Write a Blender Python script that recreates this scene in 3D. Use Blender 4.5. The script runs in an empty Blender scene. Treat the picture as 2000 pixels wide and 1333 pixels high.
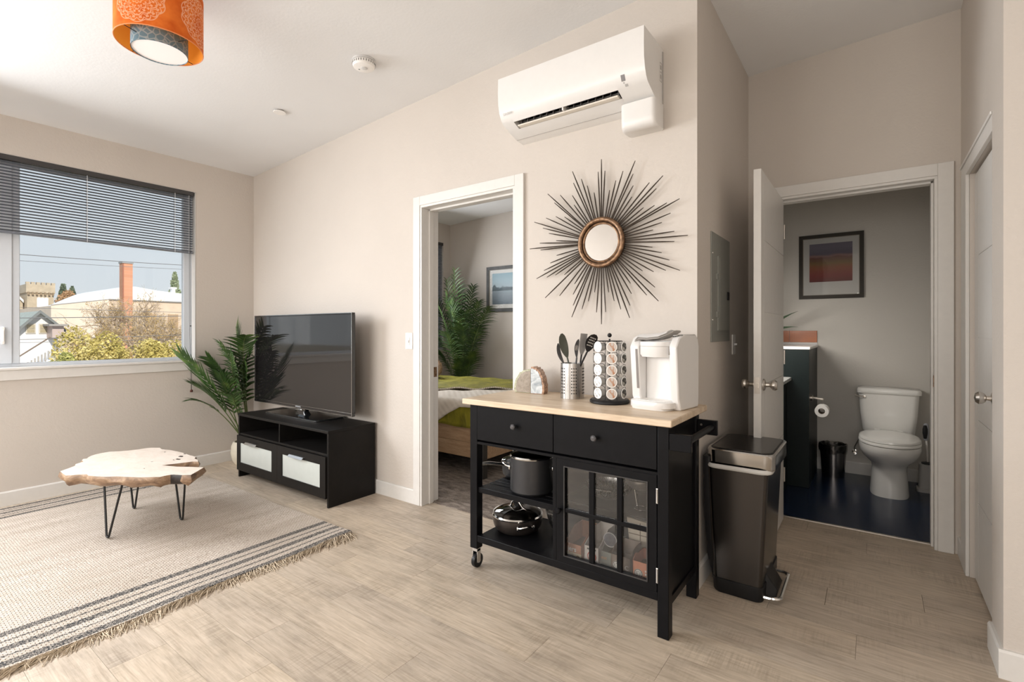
import bpy, math, random
from math import pi, sin, cos, radians as R
from mathutils import Vector, Matrix
random.seed(7)
S = bpy.context.scene
COL = S.collection

# ------------------------------------------------------------------ camera, world, sun, light, exposure
EYE = 1.215                      # camera height; the camera stands at the origin of the floor plan
cam = bpy.data.cameras.new('camera')
cam.sensor_width = 36.0
cam.lens = 17.424
cam.shift_y = -0.01025
cam.clip_end = 500
camo = bpy.data.objects.new('camera', cam)
camo.location = (0, 0, EYE)
camo.rotation_euler = (R(90), 0, R(36.07))
COL.objects.link(camo)
S.camera = camo

w = bpy.data.worlds.new('sky'); S.world = w; w.use_nodes = True
nt = w.node_tree; nt.nodes.clear()
tc = nt.nodes.new('ShaderNodeTexCoord'); sp = nt.nodes.new('ShaderNodeSeparateXYZ')
rp = nt.nodes.new('ShaderNodeValToRGB'); bg = nt.nodes.new('ShaderNodeBackground'); ow = nt.nodes.new('ShaderNodeOutputWorld')
nt.links.new(tc.outputs['Generated'], sp.inputs[0]); nt.links.new(sp.outputs['Z'], rp.inputs[0])
rp.color_ramp.elements[0].position = 0.0; rp.color_ramp.elements[0].color = (0.80, 0.835, 0.865, 1)
rp.color_ramp.elements[1].position = 0.7; rp.color_ramp.elements[1].color = (0.62, 0.76, 0.95, 1)
nt.links.new(rp.outputs[0], bg.inputs[0]); bg.inputs[1].default_value = 0.95
nt.links.new(bg.outputs[0], ow.inputs[0])

def sun(name, direction, power, color, angle):
    l = bpy.data.lights.new(name, 'SUN'); l.energy = power; l.color = color; l.angle = R(angle)
    o = bpy.data.objects.new(name, l); COL.objects.link(o)
    o.rotation_euler = Vector(direction).to_track_quat('-Z', 'Y').to_euler(); o.location = (10, -8, 12)
def area(name, loc, direction, sx, sy, power, color, spread=180):
    l = bpy.data.lights.new(name, 'AREA'); l.shape = 'RECTANGLE'; l.size = sx; l.size_y = sy
    l.energy = power; l.color = color; l.spread = R(spread)
    o = bpy.data.objects.new(name, l); COL.objects.link(o); o.location = loc
    o.rotation_euler = Vector(direction).to_track_quat('-Z', 'Z').to_euler()
sun('sun', (-0.90, 0.22, -0.50), 4.2, (1.0, 0.91, 0.78), 1.0)
# area lamps added to boost daylight at the left, bedroom and unseen rear windows
area('window_fill', (-4.90, -0.42, 1.70), (1, 0.10, -0.62), 1.9, 1.4, 175, (0.95, 0.97, 1.0))
area('window_fill', (-2.6, -1.62, 1.42), (0.15, 1, -0.75), 2.3, 1.1, 84, (1.0, 0.965, 0.92))
area('window_fill', (0.45, -1.62, 1.42), (0, 1, -0.30), 1.4, 1.1, 36, (1.0, 0.95, 0.89))
area('window_fill', (-4.80, 3.85, 1.70), (1, -0.15, -0.30), 1.3, 1.4, 62, (0.95, 0.97, 1.0))
area('bathroom_fill', (-0.72, 3.98, 1.32), (0.45, 0.8, -0.55), 0.35, 0.12, 3.8, (1.0, 0.95, 0.88), 130)  # fill lamp added to brighten the bathroom, no fixture there
S.view_settings.view_transform = 'Standard'
S.view_settings.look = 'None'
S.view_settings.gamma = 1.0
S.view_settings.use_curve_mapping = False
S.view_settings.exposure = 0.0
try:
    S.cycles.use_denoising = True
    S.cycles.max_bounces = 10; S.cycles.diffuse_bounces = 6; S.cycles.glossy_bounces = 5
    S.cycles.transparent_max_bounces = 16; S.cycles.transmission_bounces = 8
    S.cycles.sample_clamp_indirect = 6.0; S.cycles.caustics_reflective = False; S.cycles.caustics_refractive = False
except Exception: pass

# ------------------------------------------------------------------ helpers: where a spot of the photograph lies on a real plane
FX, FY = -sin(R(36.07)), cos(R(36.07)); RX, RY = cos(R(36.07)), sin(R(36.07)); FP = 968.0; CV = 646.0
def ray(u): return (FX*FP + RX*(u-1000), FY*FP + RY*(u-1000))
def PY(u, v, y):
    d = ray(u); t = y/d[1]; return (d[0]*t, y, EYE+(CV-v)*t)
def PX(u, v, x):
    d = ray(u); t = x/d[0]; return (x, d[1]*t, EYE+(CV-v)*t)
def PZ(u, v, z):
    Z = FP*(EYE-z)/(v-CV); s = (u-1000)*Z/FP; return (FX*Z+RX*s, FY*Z+RY*s, z)
def ceil_z(x): return 2.707 + 0.048*(x+4.855)

# ------------------------------------------------------------------ materials
MATS = {}
def N(nt, kind, **kw):
    n = nt.nodes.new(kind)
    for k, v in kw.items():
        if k in n.inputs: n.inputs[k].default_value = v
        else: setattr(n, k, v)
    return n
def pbr(name, col, rough=0.6, metal=0.0, spec=0.5, trans=0.0, alpha=1.0, coat=0.0, ior=1.45, sheen=0.0, emit=None, es=0.0, sss=0.0):
    m = bpy.data.materials.new(name); m.use_nodes = True
    b = m.node_tree.nodes['Principled BSDF']
    b.inputs['Base Color'].default_value = (*col, 1); b.inputs['Roughness'].default_value = rough
    b.inputs['Metallic'].default_value = metal; b.inputs['Specular IOR Level'].default_value = spec
    b.inputs['Transmission Weight'].default_value = trans; b.inputs['Alpha'].default_value = alpha
    b.inputs['Coat Weight'].default_value = coat; b.inputs['IOR'].default_value = ior
    b.inputs['Sheen Weight'].default_value = sheen
    MATS[name] = m
    return m
def tex_in(m, scale=(1, 1, 1), coord='Object', rot=(0, 0, 0)):
    t = m.node_tree
    c = N(t, 'ShaderNodeTexCoord'); mp = N(t, 'ShaderNodeMapping')
    mp.inputs['Scale'].default_value = scale; mp.inputs['Rotation'].default_value = rot
    if coord == 'World':
        g = N(t, 'ShaderNodeNewGeometry'); t.links.new(g.outputs['Position'], mp.inputs[0])
    else: t.links.new(c.outputs[coord], mp.inputs[0])
    return mp.outputs[0]
def noise(m, vec, scale, detail=4, rough=0.55, dist=0.0):
    t = m.node_tree; n = N(t, 'ShaderNodeTexNoise'); n.inputs['Scale'].default_value = scale
    n.inputs['Detail'].default_value = detail; n.inputs['Roughness'].default_value = rough; n.inputs['Distortion'].default_value = dist
    t.links.new(vec, n.inputs['Vector']); return n.outputs['Fac']
def ramp(m, fac, stops):
    t = m.node_tree; r = N(t, 'ShaderNodeValToRGB'); t.links.new(fac, r.inputs[0])
    e = r.color_ramp.elements
    while len(e) < len(stops): e.new(0.5)
    for i, (p, c) in enumerate(stops):
        e[i].position = p; e[i].color = (*c, 1) if len(c) == 3 else c
    return r.outputs[0]
def mix(m, fac, a, b, mode='MIX'):
    t = m.node_tree; x = N(t, 'ShaderNodeMix', data_type='RGBA', blend_type=mode)
    def put(s, v):
        if isinstance(v, (int, float)): s.default_value = v
        elif isinstance(v, tuple): s.default_value = (*v, 1) if len(v) == 3 else v
        else: t.links.new(v, s)
    put(x.inputs[0], fac); put(x.inputs[6], a); put(x.inputs[7], b); return x.outputs[2]
def math_(m, op, a, b=0.0, c=0.0):
    t = m.node_tree; x = N(t, 'ShaderNodeMath', operation=op)
    for i, v in enumerate((a, b, c)):
        if isinstance(v, (int, float)): x.inputs[i].default_value = v
        else: t.links.new(v, x.inputs[i])
    return x.outputs[0]
def base(m, out): m.node_tree.links.new(out, m.node_tree.nodes['Principled BSDF'].inputs['Base Color'])
def setin(m, key, out): m.node_tree.links.new(out, m.node_tree.nodes['Principled BSDF'].inputs[key])
def bump(m, h, strength=0.3, dist=0.002):
    t = m.node_tree; b = N(t, 'ShaderNodeBump'); b.inputs['Strength'].default_value = strength; b.inputs['Distance'].default_value = dist
    t.links.new(h, b.inputs['Height']); t.links.new(b.outputs[0], t.nodes['Principled BSDF'].inputs['Normal'])
def speck(name, col, rough, amt=0.06, scale=30, metal=0, bs=0.0, bscale=80, **kw):
    """plain material with slight procedural tone variation and optional fine relief"""
    m = pbr(name, col, rough, metal, **kw)
    v = tex_in(m, coord='Object'); f = noise(m, v, scale)
    dark = tuple(c*(1-amt) for c in col); lite = tuple(min(1, c*(1+amt)) for c in col)
    base(m, ramp(m, f, [(0.3, dark), (0.7, lite)]))
    if bs: bump(m, noise(m, v, bscale), bs, 0.002)
    return m
def wood(name, c1, c2, c3, scale=(2, 30, 30), rough=0.45, bs=0.15, coord='Object', nscale=2.0):
    m = pbr(name, c1, rough)
    v = tex_in(m, scale, coord); f = noise(m, v, nscale, 6, 0.6, 0.6)
    v2 = tex_in(m, tuple(s*3 for s in scale), coord); g = noise(m, v2, nscale*2, 3)
    c = ramp(m, f, [(0.25, c1), (0.5, c2), (0.75, c3)])
    base(m, mix(m, 0.25, c, ramp(m, g, [(0.3, c1), (0.7, c3)])))
    if bs: bump(m, g, bs, 0.001)
    return m

def paint(name, col, bs=0.35):
    m = pbr(name, col, 0.75, spec=0.3)
    v = tex_in(m, coord='World'); f = noise(m, v, 1.3, 3)
    base(m, ramp(m, f, [(0.3, tuple(c*0.97 for c in col)), (0.7, tuple(min(1, c*1.02) for c in col))]))
    n1 = noise(m, v, 65, 3, 0.5); bump(m, n1, bs, 0.004)
    return m
M_WALL = paint('wall_paint', (0.595, 0.545, 0.495))
M_BATHWALL = paint('bathroom_wall_paint', (0.60, 0.575, 0.535))
M_CEIL = paint('ceiling_paint', (0.785, 0.785, 0.785), 0.15)
M_TRIM = speck('trim_paint', (0.70, 0.68, 0.65), 0.4, 0.02)
M_VINYL = speck('white_window_vinyl', (0.60, 0.635, 0.68), 0.35, 0.01)
M_BLACK = speck('black_lacquer', (0.0055, 0.0055, 0.0065), 0.36, 0.15, spec=0.15)
M_BLACKWOOD = wood('black_brown_wood', (0.008, 0.007, 0.007), (0.011, 0.010, 0.009), (0.016, 0.014, 0.013), (40, 3, 3), 0.42, 0.1)
M_BLACKWOOD.node_tree.nodes['Principled BSDF'].inputs['Specular IOR Level'].default_value = 0.18
M_BLKPLA = speck('black_plastic', (0.010, 0.010, 0.011), 0.4, 0.1, spec=0.35)
M_BLKMET = speck('black_iron', (0.010, 0.010, 0.010), 0.45, 0.1, metal=0.0)
M_CHROME = pbr('chrome', (0.75, 0.74, 0.72), 0.15, 1.0)
M_STEEL = pbr('brushed_steel', (0.50, 0.48, 0.46), 0.28, 1.0)
v = tex_in(M_STEEL, (200, 200, 4)); f = noise(M_STEEL, v, 1.5, 2); setin(M_STEEL, 'Roughness', ramp(M_STEEL, f, [(0.3, (0.22,)*3), (0.7, (0.36,)*3)]))
M_DSTEEL = pbr('dark_brushed_steel', (0.085, 0.080, 0.077), 0.24, 1.0)
v = tex_in(M_DSTEEL, (300, 300, 6)); f = noise(M_DSTEEL, v, 2.0, 2); setin(M_DSTEEL, 'Roughness', ramp(M_DSTEEL, f, [(0.3, (0.24,)*3), (0.7, (0.27,)*3)]))
M_NICKEL = pbr('satin_nickel', (0.62, 0.58, 0.53), 0.3, 1.0)
M_ANOD = speck('anodized_cookware', (0.055, 0.055, 0.058), 0.38, 0.06, metal=0.6)
M_PORC = speck('white_porcelain', (0.80, 0.79, 0.76), 0.12, 0.01)
M_WHITE = speck('white_plastic', (0.85, 0.83, 0.80), 0.35, 0.01)
M_LWHITE = speck('grey_white_plastic', (0.62, 0.61, 0.60), 0.4, 0.02)
M_GREYPL = speck('panel_grey_enamel', (0.27, 0.275, 0.25), 0.45, 0.03)
M_DARKGREEN = speck('dark_green_cabinet_paint', (0.006, 0.011, 0.011), 0.4, 0.1, spec=0.3)
M_NAVY = pbr('navy_vinyl', (0.006, 0.013, 0.035), 0.25)
v = tex_in(M_NAVY, coord='World'); base(M_NAVY, ramp(M_NAVY, noise(M_NAVY, v, 120, 2), [(0.35, (0.005, 0.012, 0.036)), (0.75, (0.014, 0.030, 0.072))]))
bump(M_NAVY, noise(M_NAVY, v, 200, 2), 0.12, 0.001)
def glass(name, col=(1, 1, 1), rough=0.0, refl=1.0):
    """thin clear pane: mostly see-through, fresnel reflection"""
    m = bpy.data.materials.new(name); m.use_nodes = True; t = m.node_tree; t.nodes.clear()
    o = N(t, 'ShaderNodeOutputMaterial'); mx = N(t, 'ShaderNodeMixShader'); tr = N(t, 'ShaderNodeBsdfTransparent'); gl = N(t, 'ShaderNodeBsdfGlossy')
    fr = N(t, 'ShaderNodeFresnel'); fr.inputs[0].default_value = 1.45
    tr.inputs[0].default_value = (*col, 1); gl.inputs['Roughness'].default_value = rough
    f = fr.outputs[0]
    x = N(t, 'ShaderNodeMath', operation='MULTIPLY'); x.inputs[1].default_value = refl; t.links.new(f, x.inputs[0])
    t.links.new(x.outputs[0], mx.inputs[0]); t.links.new(tr.outputs[0], mx.inputs[1]); t.links.new(gl.outputs[0], mx.inputs[2])
    t.links.new(mx.outputs[0], o.inputs[0]); MATS[name] = m; return m
M_GLASS = glass('window_glass', (0.97, 0.985, 0.985), 0, 0.6)
M_CABGLASS = glass('cabinet_glass', (0.93, 0.93, 0.93), 0.02, 1.3)
M_LIDGLASS = glass('smoked_lid_glass', (0.45, 0.42, 0.40), 0.02, 1.6)
M_FROST = speck('frosted_glass', (0.52, 0.55, 0.52), 0.18, 0.02, 20, coat=0.5)
M_MIRROR = pbr('mirror_glass', (0.90, 0.89, 0.87), 0.02, 1.0)
M_BRONZE = pbr('aged_bronze', (0.30, 0.17, 0.09), 0.4, 0.8)
v = tex_in(M_BRONZE); base(M_BRONZE, ramp(M_BRONZE, noise(M_BRONZE, v, 60, 5), [(0.30, (0.10, 0.058, 0.036)), (0.65, (0.32, 0.195, 0.115))]))
M_SPIKE = speck('dark_bronze_rod', (0.052, 0.038, 0.028), 0.45, 0.25, 60, metal=0.4)

# screen of the television: dark glossy panel
M_SCREEN = pbr('television_screen', (0.012, 0.011, 0.011), 0.03, 0.0, spec=0.5, coat=0.0, ior=1.75)
v = tex_in(M_SCREEN); setin(M_SCREEN, 'Roughness', ramp(M_SCREEN, noise(M_SCREEN, v, 6, 3), [(0.4, (0.03,)*3), (0.8, (0.09,)*3)]))

# floor boards
M_FLOOR = pbr('limed_oak_board', (0.4, 0.34, 0.28), 0.42)
def floor_mat(m):
    t = m.node_tree
    oi = N(t, 'ShaderNodeObjectInfo'); g = N(t, 'ShaderNodeNewGeometry')
    off = N(t, 'ShaderNodeVectorMath', operation='MULTIPLY_ADD')
    cmb = N(t, 'ShaderNodeCombineXYZ'); t.links.new(oi.outputs['Random'], cmb.inputs[0]); t.links.new(oi.outputs['Random'], cmb.inputs[1])
    t.links.new(cmb.outputs[0], off.inputs[0]); off.inputs[1].default_value = (37, 19, 0); t.links.new(g.outputs['Position'], off.inputs[2])
    def mp(s):
        q = N(t, 'ShaderNodeMapping'); q.inputs['Scale'].default_value = s; t.links.new(off.outputs[0], q.inputs[0]); return q.outputs[0]
    grain = noise(m, mp((2.0, 30, 1)), 2.2, 8, 0.62, 0.5)
    fine = noise(m, mp((6, 110, 1)), 2.0, 4, 0.6)
    saw = noise(m, mp((95, 5, 1)), 1.0, 3, 0.6)            # saw marks across the board
    patch = noise(m, mp((2.2, 5, 1)), 1.2, 2)
    cloud = noise(m, mp((1.7, 3.6, 1)), 1.6, 6, 0.7)
    c = ramp(m, grain, [(0.25, (0.28, 0.225, 0.17)), (0.42, (0.43, 0.36, 0.285)), (0.60, (0.57, 0.49, 0.405)), (0.85, (0.66, 0.58, 0.48))])
    c = mix(m, 0.35, c, ramp(m, fine, [(0.3, (0.36, 0.30, 0.235)), (0.65, (0.60, 0.52, 0.43))]))
    sawc = ramp(m, saw, [(0.36, (0.56, 0.54, 0.51)), (0.56, (1, 1, 1))])
    pf = ramp(m, patch, [(0.46, (0, 0, 0)), (0.64, (0.42, 0.42, 0.42))])
    c = mix(m, pf, c, mix(m, 1.0, c, sawc, 'MULTIPLY'))
    c = mix(m, 0.75, c, ramp(m, cloud, [(0.32, (0.70, 0.69, 0.68)), (0.5, (1.0, 0.99, 0.98)), (0.7, (1.14, 1.12, 1.10))]), 'MULTIPLY')
    tone = ramp(m, oi.outputs['Random'], [(0.0, (0.92, 0.91, 0.90)), (0.5, (0.985, 0.97, 0.955)), (1.0, (1.05, 1.03, 0.99))])
    base(m, mix(m, 1.0, c, tone, 'MULTIPLY'))
    setin(m, 'Roughness', ramp(m, fine, [(0.3, (0.50,)*3), (0.7, (0.36,)*3)]))
    bump(m, mix(m, 0.5, grain, saw), 0.16, 0.002)
floor_mat(M_FLOOR)
M_SUB = speck('dark_joint', (0.22, 0.175, 0.135), 0.8, 0.1)

# flatwoven rug
M_RUG = pbr('flatwoven_jute', (0.50, 0.44, 0.37), 0.95, spec=0.1)
def rug_mat(m, stripes=True):
    t = m.node_tree
    v = tex_in(m, coord='World')
    br = N(t, 'ShaderNodeTexBrick'); mpp = N(t, 'ShaderNodeMapping'); mpp.inputs['Rotation'].default_value = (0, 0, R(90))
    t.links.new(v, mpp.inputs[0]); t.links.new(mpp.outputs[0], br.inputs['Vector'])
    br.inputs['Scale'].default_value = 1.0; br.inputs['Brick Width'].default_value = 0.022; br.inputs['Row Height'].default_value = 0.0115
    br.inputs['Mortar Size'].default_value = 0.0022; br.inputs['Mortar Smooth'].default_value = 0.8
    br.inputs['Color1'].default_value = (1, 1, 1, 1); br.inputs['Color2'].default_value = (0.7, 0.7, 0.7, 1); br.inputs['Mortar'].default_value = (0, 0, 0, 1)
    n1 = noise(m, v, 160, 3); n2 = noise(m, tex_in(m, (8, 1.2, 1), 'World'), 1.6, 4)
    c = ramp(m, n1, [(0.3, (0.40, 0.335, 0.28)), (0.5, (0.60, 0.53, 0.465)), (0.7, (0.72, 0.665, 0.60))])
    c = mix(m, 0.7, c, ramp(m, n2, [(0.3, (0.80, 0.77, 0.72)), (0.7, (1.08, 1.08, 1.08))]), 'MULTIPLY')
    c = mix(m, 0.8, c, ramp(m, br.outputs['Color'], [(0.0, (0.36, 0.33, 0.30)), (0.6, (1.05, 1.05, 1.05))]), 'MULTIPLY')
    if stripes:
        s = N(t, 'ShaderNodeSeparateXYZ'); t.links.new(v, s.inputs[0]); x = s.outputs['X']
        acc = None
        wob = math_(m, 'MULTIPLY', math_(m, 'SUBTRACT', noise(m, v, 90, 2), 0.5), 0.012)
        xx = math_(m, 'ADD', x, wob)
        for cx_, hw in ((-2.526, .022), (-2.588, .006), (-2.650, .020), (-2.714, .006), (-2.780, .021), (-4.742, .018), (-4.690, .006), (-4.632, .018), (-4.575, .006), (-4.515, .019)):
            q = math_(m, 'COMPARE', xx, cx_, hw)
            acc = q if acc is None else math_(m, 'MAXIMUM', acc, q)
        dash = ramp(m, n1, [(0.40, (1, 1, 1)), (0.66, (0.35, 0.35, 0.35))])
        acc2 = mix(m, 1.0, acc, dash, 'MULTIPLY')
        c = mix(m, acc2, c, (0.045, 0.048, 0.052))
    base(m, c); bump(m, br.outputs['Color'], 0.8, 0.004)
rug_mat(M_RUG)
M_FRINGE = speck('fringe_cotton', (0.52, 0.43, 0.32), 0.95, 0.25, 200)

M_CARPET = pbr('patterned_carpet', (0.2, 0.17, 0.15), 0.95, spec=0.1)
v = tex_in(M_CARPET, (1, 3.2, 1), 'World', (0, 0, R(25))); f = noise(M_CARPET, v, 5.5, 5, 0.65, 1.5); f2 = noise(M_CARPET, tex_in(M_CARPET, coord='World'), 150, 2)
base(M_CARPET, mix(M_CARPET, 0.4, ramp(M_CARPET, f, [(0.36, (0.075, 0.060, 0.050)), (0.5, (0.20, 0.165, 0.14)), (0.64, (0.36, 0.31, 0.265))]), ramp(M_CARPET, f2, [(0.3, (0.08, 0.065, 0.055)), (0.7, (0.34, 0.29, 0.25))])))
bump(M_CARPET, f2, 0.8, 0.006)

M_SLAB = wood('pale_burl_wood', (0.60, 0.50, 0.42), (0.70, 0.61, 0.53), (0.76, 0.69, 0.62), (5, 8, 2), 0.4, 0.05)
M_BARK = pbr('live_edge_bark', (0.25, 0.13, 0.06), 0.45)
v = tex_in(M_BARK, (1, 1, 2)); f = noise(M_BARK, v, 14, 6, 0.65, 0.5); base(M_BARK, ramp(M_BARK, f, [(0.3, (0.09, 0.05, 0.032)), (0.5, (0.25, 0.155, 0.092)), (0.72, (0.45, 0.32, 0.21))])); bump(M_BARK, f, 0.5, 0.008)
M_BUTCHER = pbr('butcher_block', (0.6, 0.45, 0.3), 0.4)
def butcher(m):
    t = m.node_tree
    v = tex_in(m, coord='World')
    br = N(t, 'ShaderNodeTexBrick'); t.links.new(v, br.inputs['Vector'])
    br.inputs['Scale'].default_value = 1; br.inputs['Brick Width'].default_value = 0.33; br.inputs['Row Height'].default_value = 0.036
    br.inputs['Mortar Size'].default_value = 0.0; br.inputs['Bias'].default_value = 0.0
    br.inputs['Color1'].default_value = (0, 0, 0, 1); br.inputs['Color2'].default_value = (1, 1, 1, 1)
    c = ramp(m, br.outputs['Color'], [(0.0, (0.64, 0.51, 0.375)), (0.5, (0.71, 0.585, 0.445)), (1.0, (0.77, 0.655, 0.52))])
    g = noise(m, tex_in(m, (3, 40, 40), 'World'), 3, 5, 0.6, 0.4)
    base(m, mix(m, 0.7, c, ramp(m, g, [(0.3, (0.74, 0.68, 0.60)), (0.7, (1.08, 1.06, 1.04))]), 'MULTIPLY'))
butcher(M_BUTCHER)
M_BEDWOOD = wood('reclaimed_pine', (0.26, 0.15, 0.075), (0.40, 0.26, 0.15), (0.50, 0.35, 0.22), (4, 30, 30), 0.6, 0.2)
M_LEAF = pbr('palm_leaf', (0.06, 0.13, 0.035), 0.38, spec=0.5)
v = tex_in(M_LEAF); base(M_LEAF, ramp(M_LEAF, noise(M_LEAF, v, 9, 3), [(0.3, (0.018, 0.042, 0.012)), (0.55, (0.05, 0.105, 0.026)), (0.8, (0.17, 0.24, 0.06))]))
M_STEM = speck('palm_stem', (0.12, 0.16, 0.05), 0.5, 0.2)
M_POT = speck('cream_ceramic', (0.66, 0.61, 0.50), 0.4, 0.04)
M_SOIL = speck('dark_soil', (0.03, 0.02, 0.014), 0.9, 0.3, 60, bs=0.5)

# ------------------------------------------------------------------ mesh building
class MB:
    def __init__(s): s.v = []; s.f = []; s.m = []
    def add(s, vs, fs, mi=0):
        b = len(s.v); s.v += [tuple(p) for p in vs]; s.f += [tuple(b+i for i in f) for f in fs]; s.m += [mi]*len(fs); return s
    def box(s, x0, x1, y0, y1, z0, z1, mi=0):
        if x0 > x1: x0, x1 = x1, x0
        if y0 > y1: y0, y1 = y1, y0
        if z0 > z1: z0, z1 = z1, z0
        v = [(x0,y0,z0),(x1,y0,z0),(x1,y1,z0),(x0,y1,z0),(x0,y0,z1),(x1,y0,z1),(x1,y1,z1),(x0,y1,z1)]
        return s.add(v, [(0,3,2,1),(4,5,6,7),(0,1,5,4),(1,2,6,5),(2,3,7,6),(3,0,4,7)], mi)
    def lathe(s, prof, c=(0,0,0), n=24, axis='z', mi=0, sx=1, sy=1, caps=True):
        vs, fs = [], []
        for (r, h) in prof:
            for k in range(n):
                a = 2*pi*k/n; p = (r*cos(a)*sx, r*sin(a)*sy, h)
                if axis == 'x': p = (p[2], p[0], p[1])
                elif axis == 'y': p = (p[1], p[2], p[0])
                vs.append((c[0]+p[0], c[1]+p[1], c[2]+p[2]))
        for i in range(len(prof)-1):
            for k in range(n):
                k2 = (k+1) % n
                fs.append((i*n+k, i*n+k2, (i+1)*n+k2, (i+1)*n+k))
        if caps:
            if prof[0][0] > 1e-5: fs.append(tuple(range(n-1, -1, -1)))
            if prof[-1][0] > 1e-5: fs.append(tuple((len(prof)-1)*n+k for k in range(n)))
        return s.add(vs, fs, mi)
    def cyl(s, c, r, h, n=20, axis='z', mi=0): return s.lathe([(r, 0), (r, h)], c, n, axis, mi)
    def tube(s, pts, r, n=8, closed=False, mi=0, r2=None):
        P = [Vector(p) for p in pts]; L = len(P); rings = []
        up = Vector((0, 0, 1)); prev = None
        for i in range(L):
            if closed: d = P[(i+1) % L]-P[i-1]
            else: d = P[min(i+1, L-1)]-P[max(i-1, 0)]
            if d.length < 1e-9: d = Vector((0, 0, 1))
            d.normalize()
            if prev is None:
                a = d.cross(up)
                if a.length < 0.05: a = d.cross(Vector((1, 0, 0)))
            else: a = prev - d*prev.dot(d)
            a.normalize(); prev = a; b = d.cross(a)
            rr = (r if not isinstance(r, (list, tuple)) else r[i]) if r2 is None else r+(r2-r)*i/(L-1)
            rings.append([P[i]+(a*cos(2*pi*k/n)+b*sin(2*pi*k/n))*rr for k in range(n)])
        vs = [q for g in rings for q in g]; fs = []
        m = L if closed else L-1
        for i in range(m):
            j = (i+1) % L
            for k in range(n):
                k2 = (k+1) % n; fs.append((i*n+k, i*n+k2, j*n+k2, j*n+k))
        if not closed: fs += [tuple(range(n-1, -1, -1)), tuple((L-1)*n+k for k in range(n))]
        return s.add(vs, fs, mi)
    def loft(s, secs, mi=0, caps=True):
        n = len(secs[0]); vs = [p for q in secs for p in q]; fs = []
        for i in range(len(secs)-1):
            for k in range(n):
                k2 = (k+1) % n; fs.append((i*n+k, i*n+k2, (i+1)*n+k2, (i+1)*n+k))
        if caps: fs += [tuple(range(n-1, -1, -1)), tuple((len(secs)-1)*n+k for k in range(n))]
        return s.add(vs, fs, mi)
    def extrude(s, prof, axis, a0, a1, mi=0):
        """prof: 2D outline; axis x -> (y,z), axis y -> (x,z), axis z -> (x,y)"""
        def mk(p, a): return (a, p[0], p[1]) if axis == 'x' else ((p[0], a, p[1]) if axis == 'y' else (p[0], p[1], a))
        return s.loft([[mk(p, a0) for p in prof], [mk(p, a1) for p in prof]], mi)
    def sphere(s, c, r, n=16, m=10, sc=(1, 1, 1), mi=0):
        prof = [(max(1e-6, sin(pi*i/m))*r, -cos(pi*i/m)*r) for i in range(m+1)]
        b = len(s.v); s.lathe(prof, (0, 0, 0), n, mi=mi, caps=False)
        for i in range(b, len(s.v)):
            p = s.v[i]; s.v[i] = (c[0]+p[0]*sc[0], c[1]+p[1]*sc[1], c[2]+p[2]*sc[2])
        return s
    def xform(s, mat, start=0):
        for i in range(start, len(s.v)): s.v[i] = tuple(mat @ Vector(s.v[i]))
        return s
def rrect(w, h, r, n=5, cx=0, cy=0):
    pts = []
    for (sx, sy, a0) in ((1, 1, 0), (-1, 1, 90), (-1, -1, 180), (1, -1, 270)):
        for k in range(n+1):
            a = R(a0+90*k/n); pts.append((cx+sx*(w/2-r)+r*cos(a), cy+sy*(h/2-r)+r*sin(a)))
    return pts
def ell(cx, cy, rx, ry, z, n=28, pw=2.0, back=1.0):
    o = []
    for k in range(n):
        a = 2*pi*k/n; c, sn = cos(a), sin(a)
        x = math.copysign(abs(c)**(2/pw), c)*rx; y = math.copysign(abs(sn)**(2/pw), sn)*ry
        if y > 0: y *= back
        o.append((cx+x, cy+y, z))
    return o

def mk(name, mb, mat, parent=None, bev=0.0, smooth=True, world=True, kind=None, label=None, seg=2, angle=38):
    """link one mesh object; vertices are given in world coordinates unless world=False (then local to the parent)"""
    off = Vector((0, 0, 0))
    if world:
        p = parent
        while p is not None: off += p.location; p = p.parent
    me = bpy.data.meshes.new(name)
    me.from_pydata([(a-off.x, b-off.y, c-off.z) for a, b, c in mb.v], [], mb.f)
    mats = mat if isinstance(mat, (list, tuple)) else [mat]
    for q in mats: me.materials.append(q)
    if len(mats) > 1: me.polygons.foreach_set('material_index', mb.m)
    me.validate(); me.update()
    o = bpy.data.objects.new(name, me); COL.objects.link(o)
    if parent is not None: o.parent = parent
    if bev:
        b = o.modifiers.new('edge', 'BEVEL'); b.width = bev; b.segments = seg; b.limit_method = 'ANGLE'; b.angle_limit = R(40); b.harden_normals = False
    if smooth:
        me.polygons.foreach_set('use_smooth', [True]*len(me.polygons))
        me.set_sharp_from_angle(angle=R(angle))
    if kind: o['kind'] = kind
    if label: o['label'] = label
    return o
def thing(name, label, cat, loc=(0, 0, 0), rotz=0, group=None):
    o = bpy.data.objects.new(name, None); COL.objects.link(o); o.empty_display_size = 0.05
    o.location = loc; o.rotation_euler = (0, 0, rotz); o['label'] = label; o['category'] = cat
    if group: o['group'] = group
    return o
def tag(o, label, cat, group=None):
    o['label'] = label; o['category'] = cat
    if group: o['group'] = group
    return o
def struct(name, mb, mat, **kw): return mk(name, mb, mat, kind='structure', **kw)
def sroot(name, loc=(0, 0, 0)):
    o = bpy.data.objects.new(name, None); COL.objects.link(o); o.location = loc; o['kind'] = 'structure'; o.empty_display_size = 0.05; return o
def setorigin(o, loc):
    """move a top-level mesh object's origin to loc without moving it"""
    loc = Vector(loc); o.data.transform(Matrix.Translation(-loc)); o.location = loc; return o
def dup(root, loc=None, rotz=None, label=None, group=None):
    r = root.copy(); COL.objects.link(r)
    if loc is not None: r.location = loc
    if rotz is not None: r.rotation_euler = (0, 0, rotz)
    if label: r['label'] = label
    if group: r['group'] = group
    for ch in list(root.children):
        c = ch.copy(); COL.objects.link(c); c.parent = r
        for g in list(ch.children):
            d = g.copy(); COL.objects.link(d); d.parent = c
    return r
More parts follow.
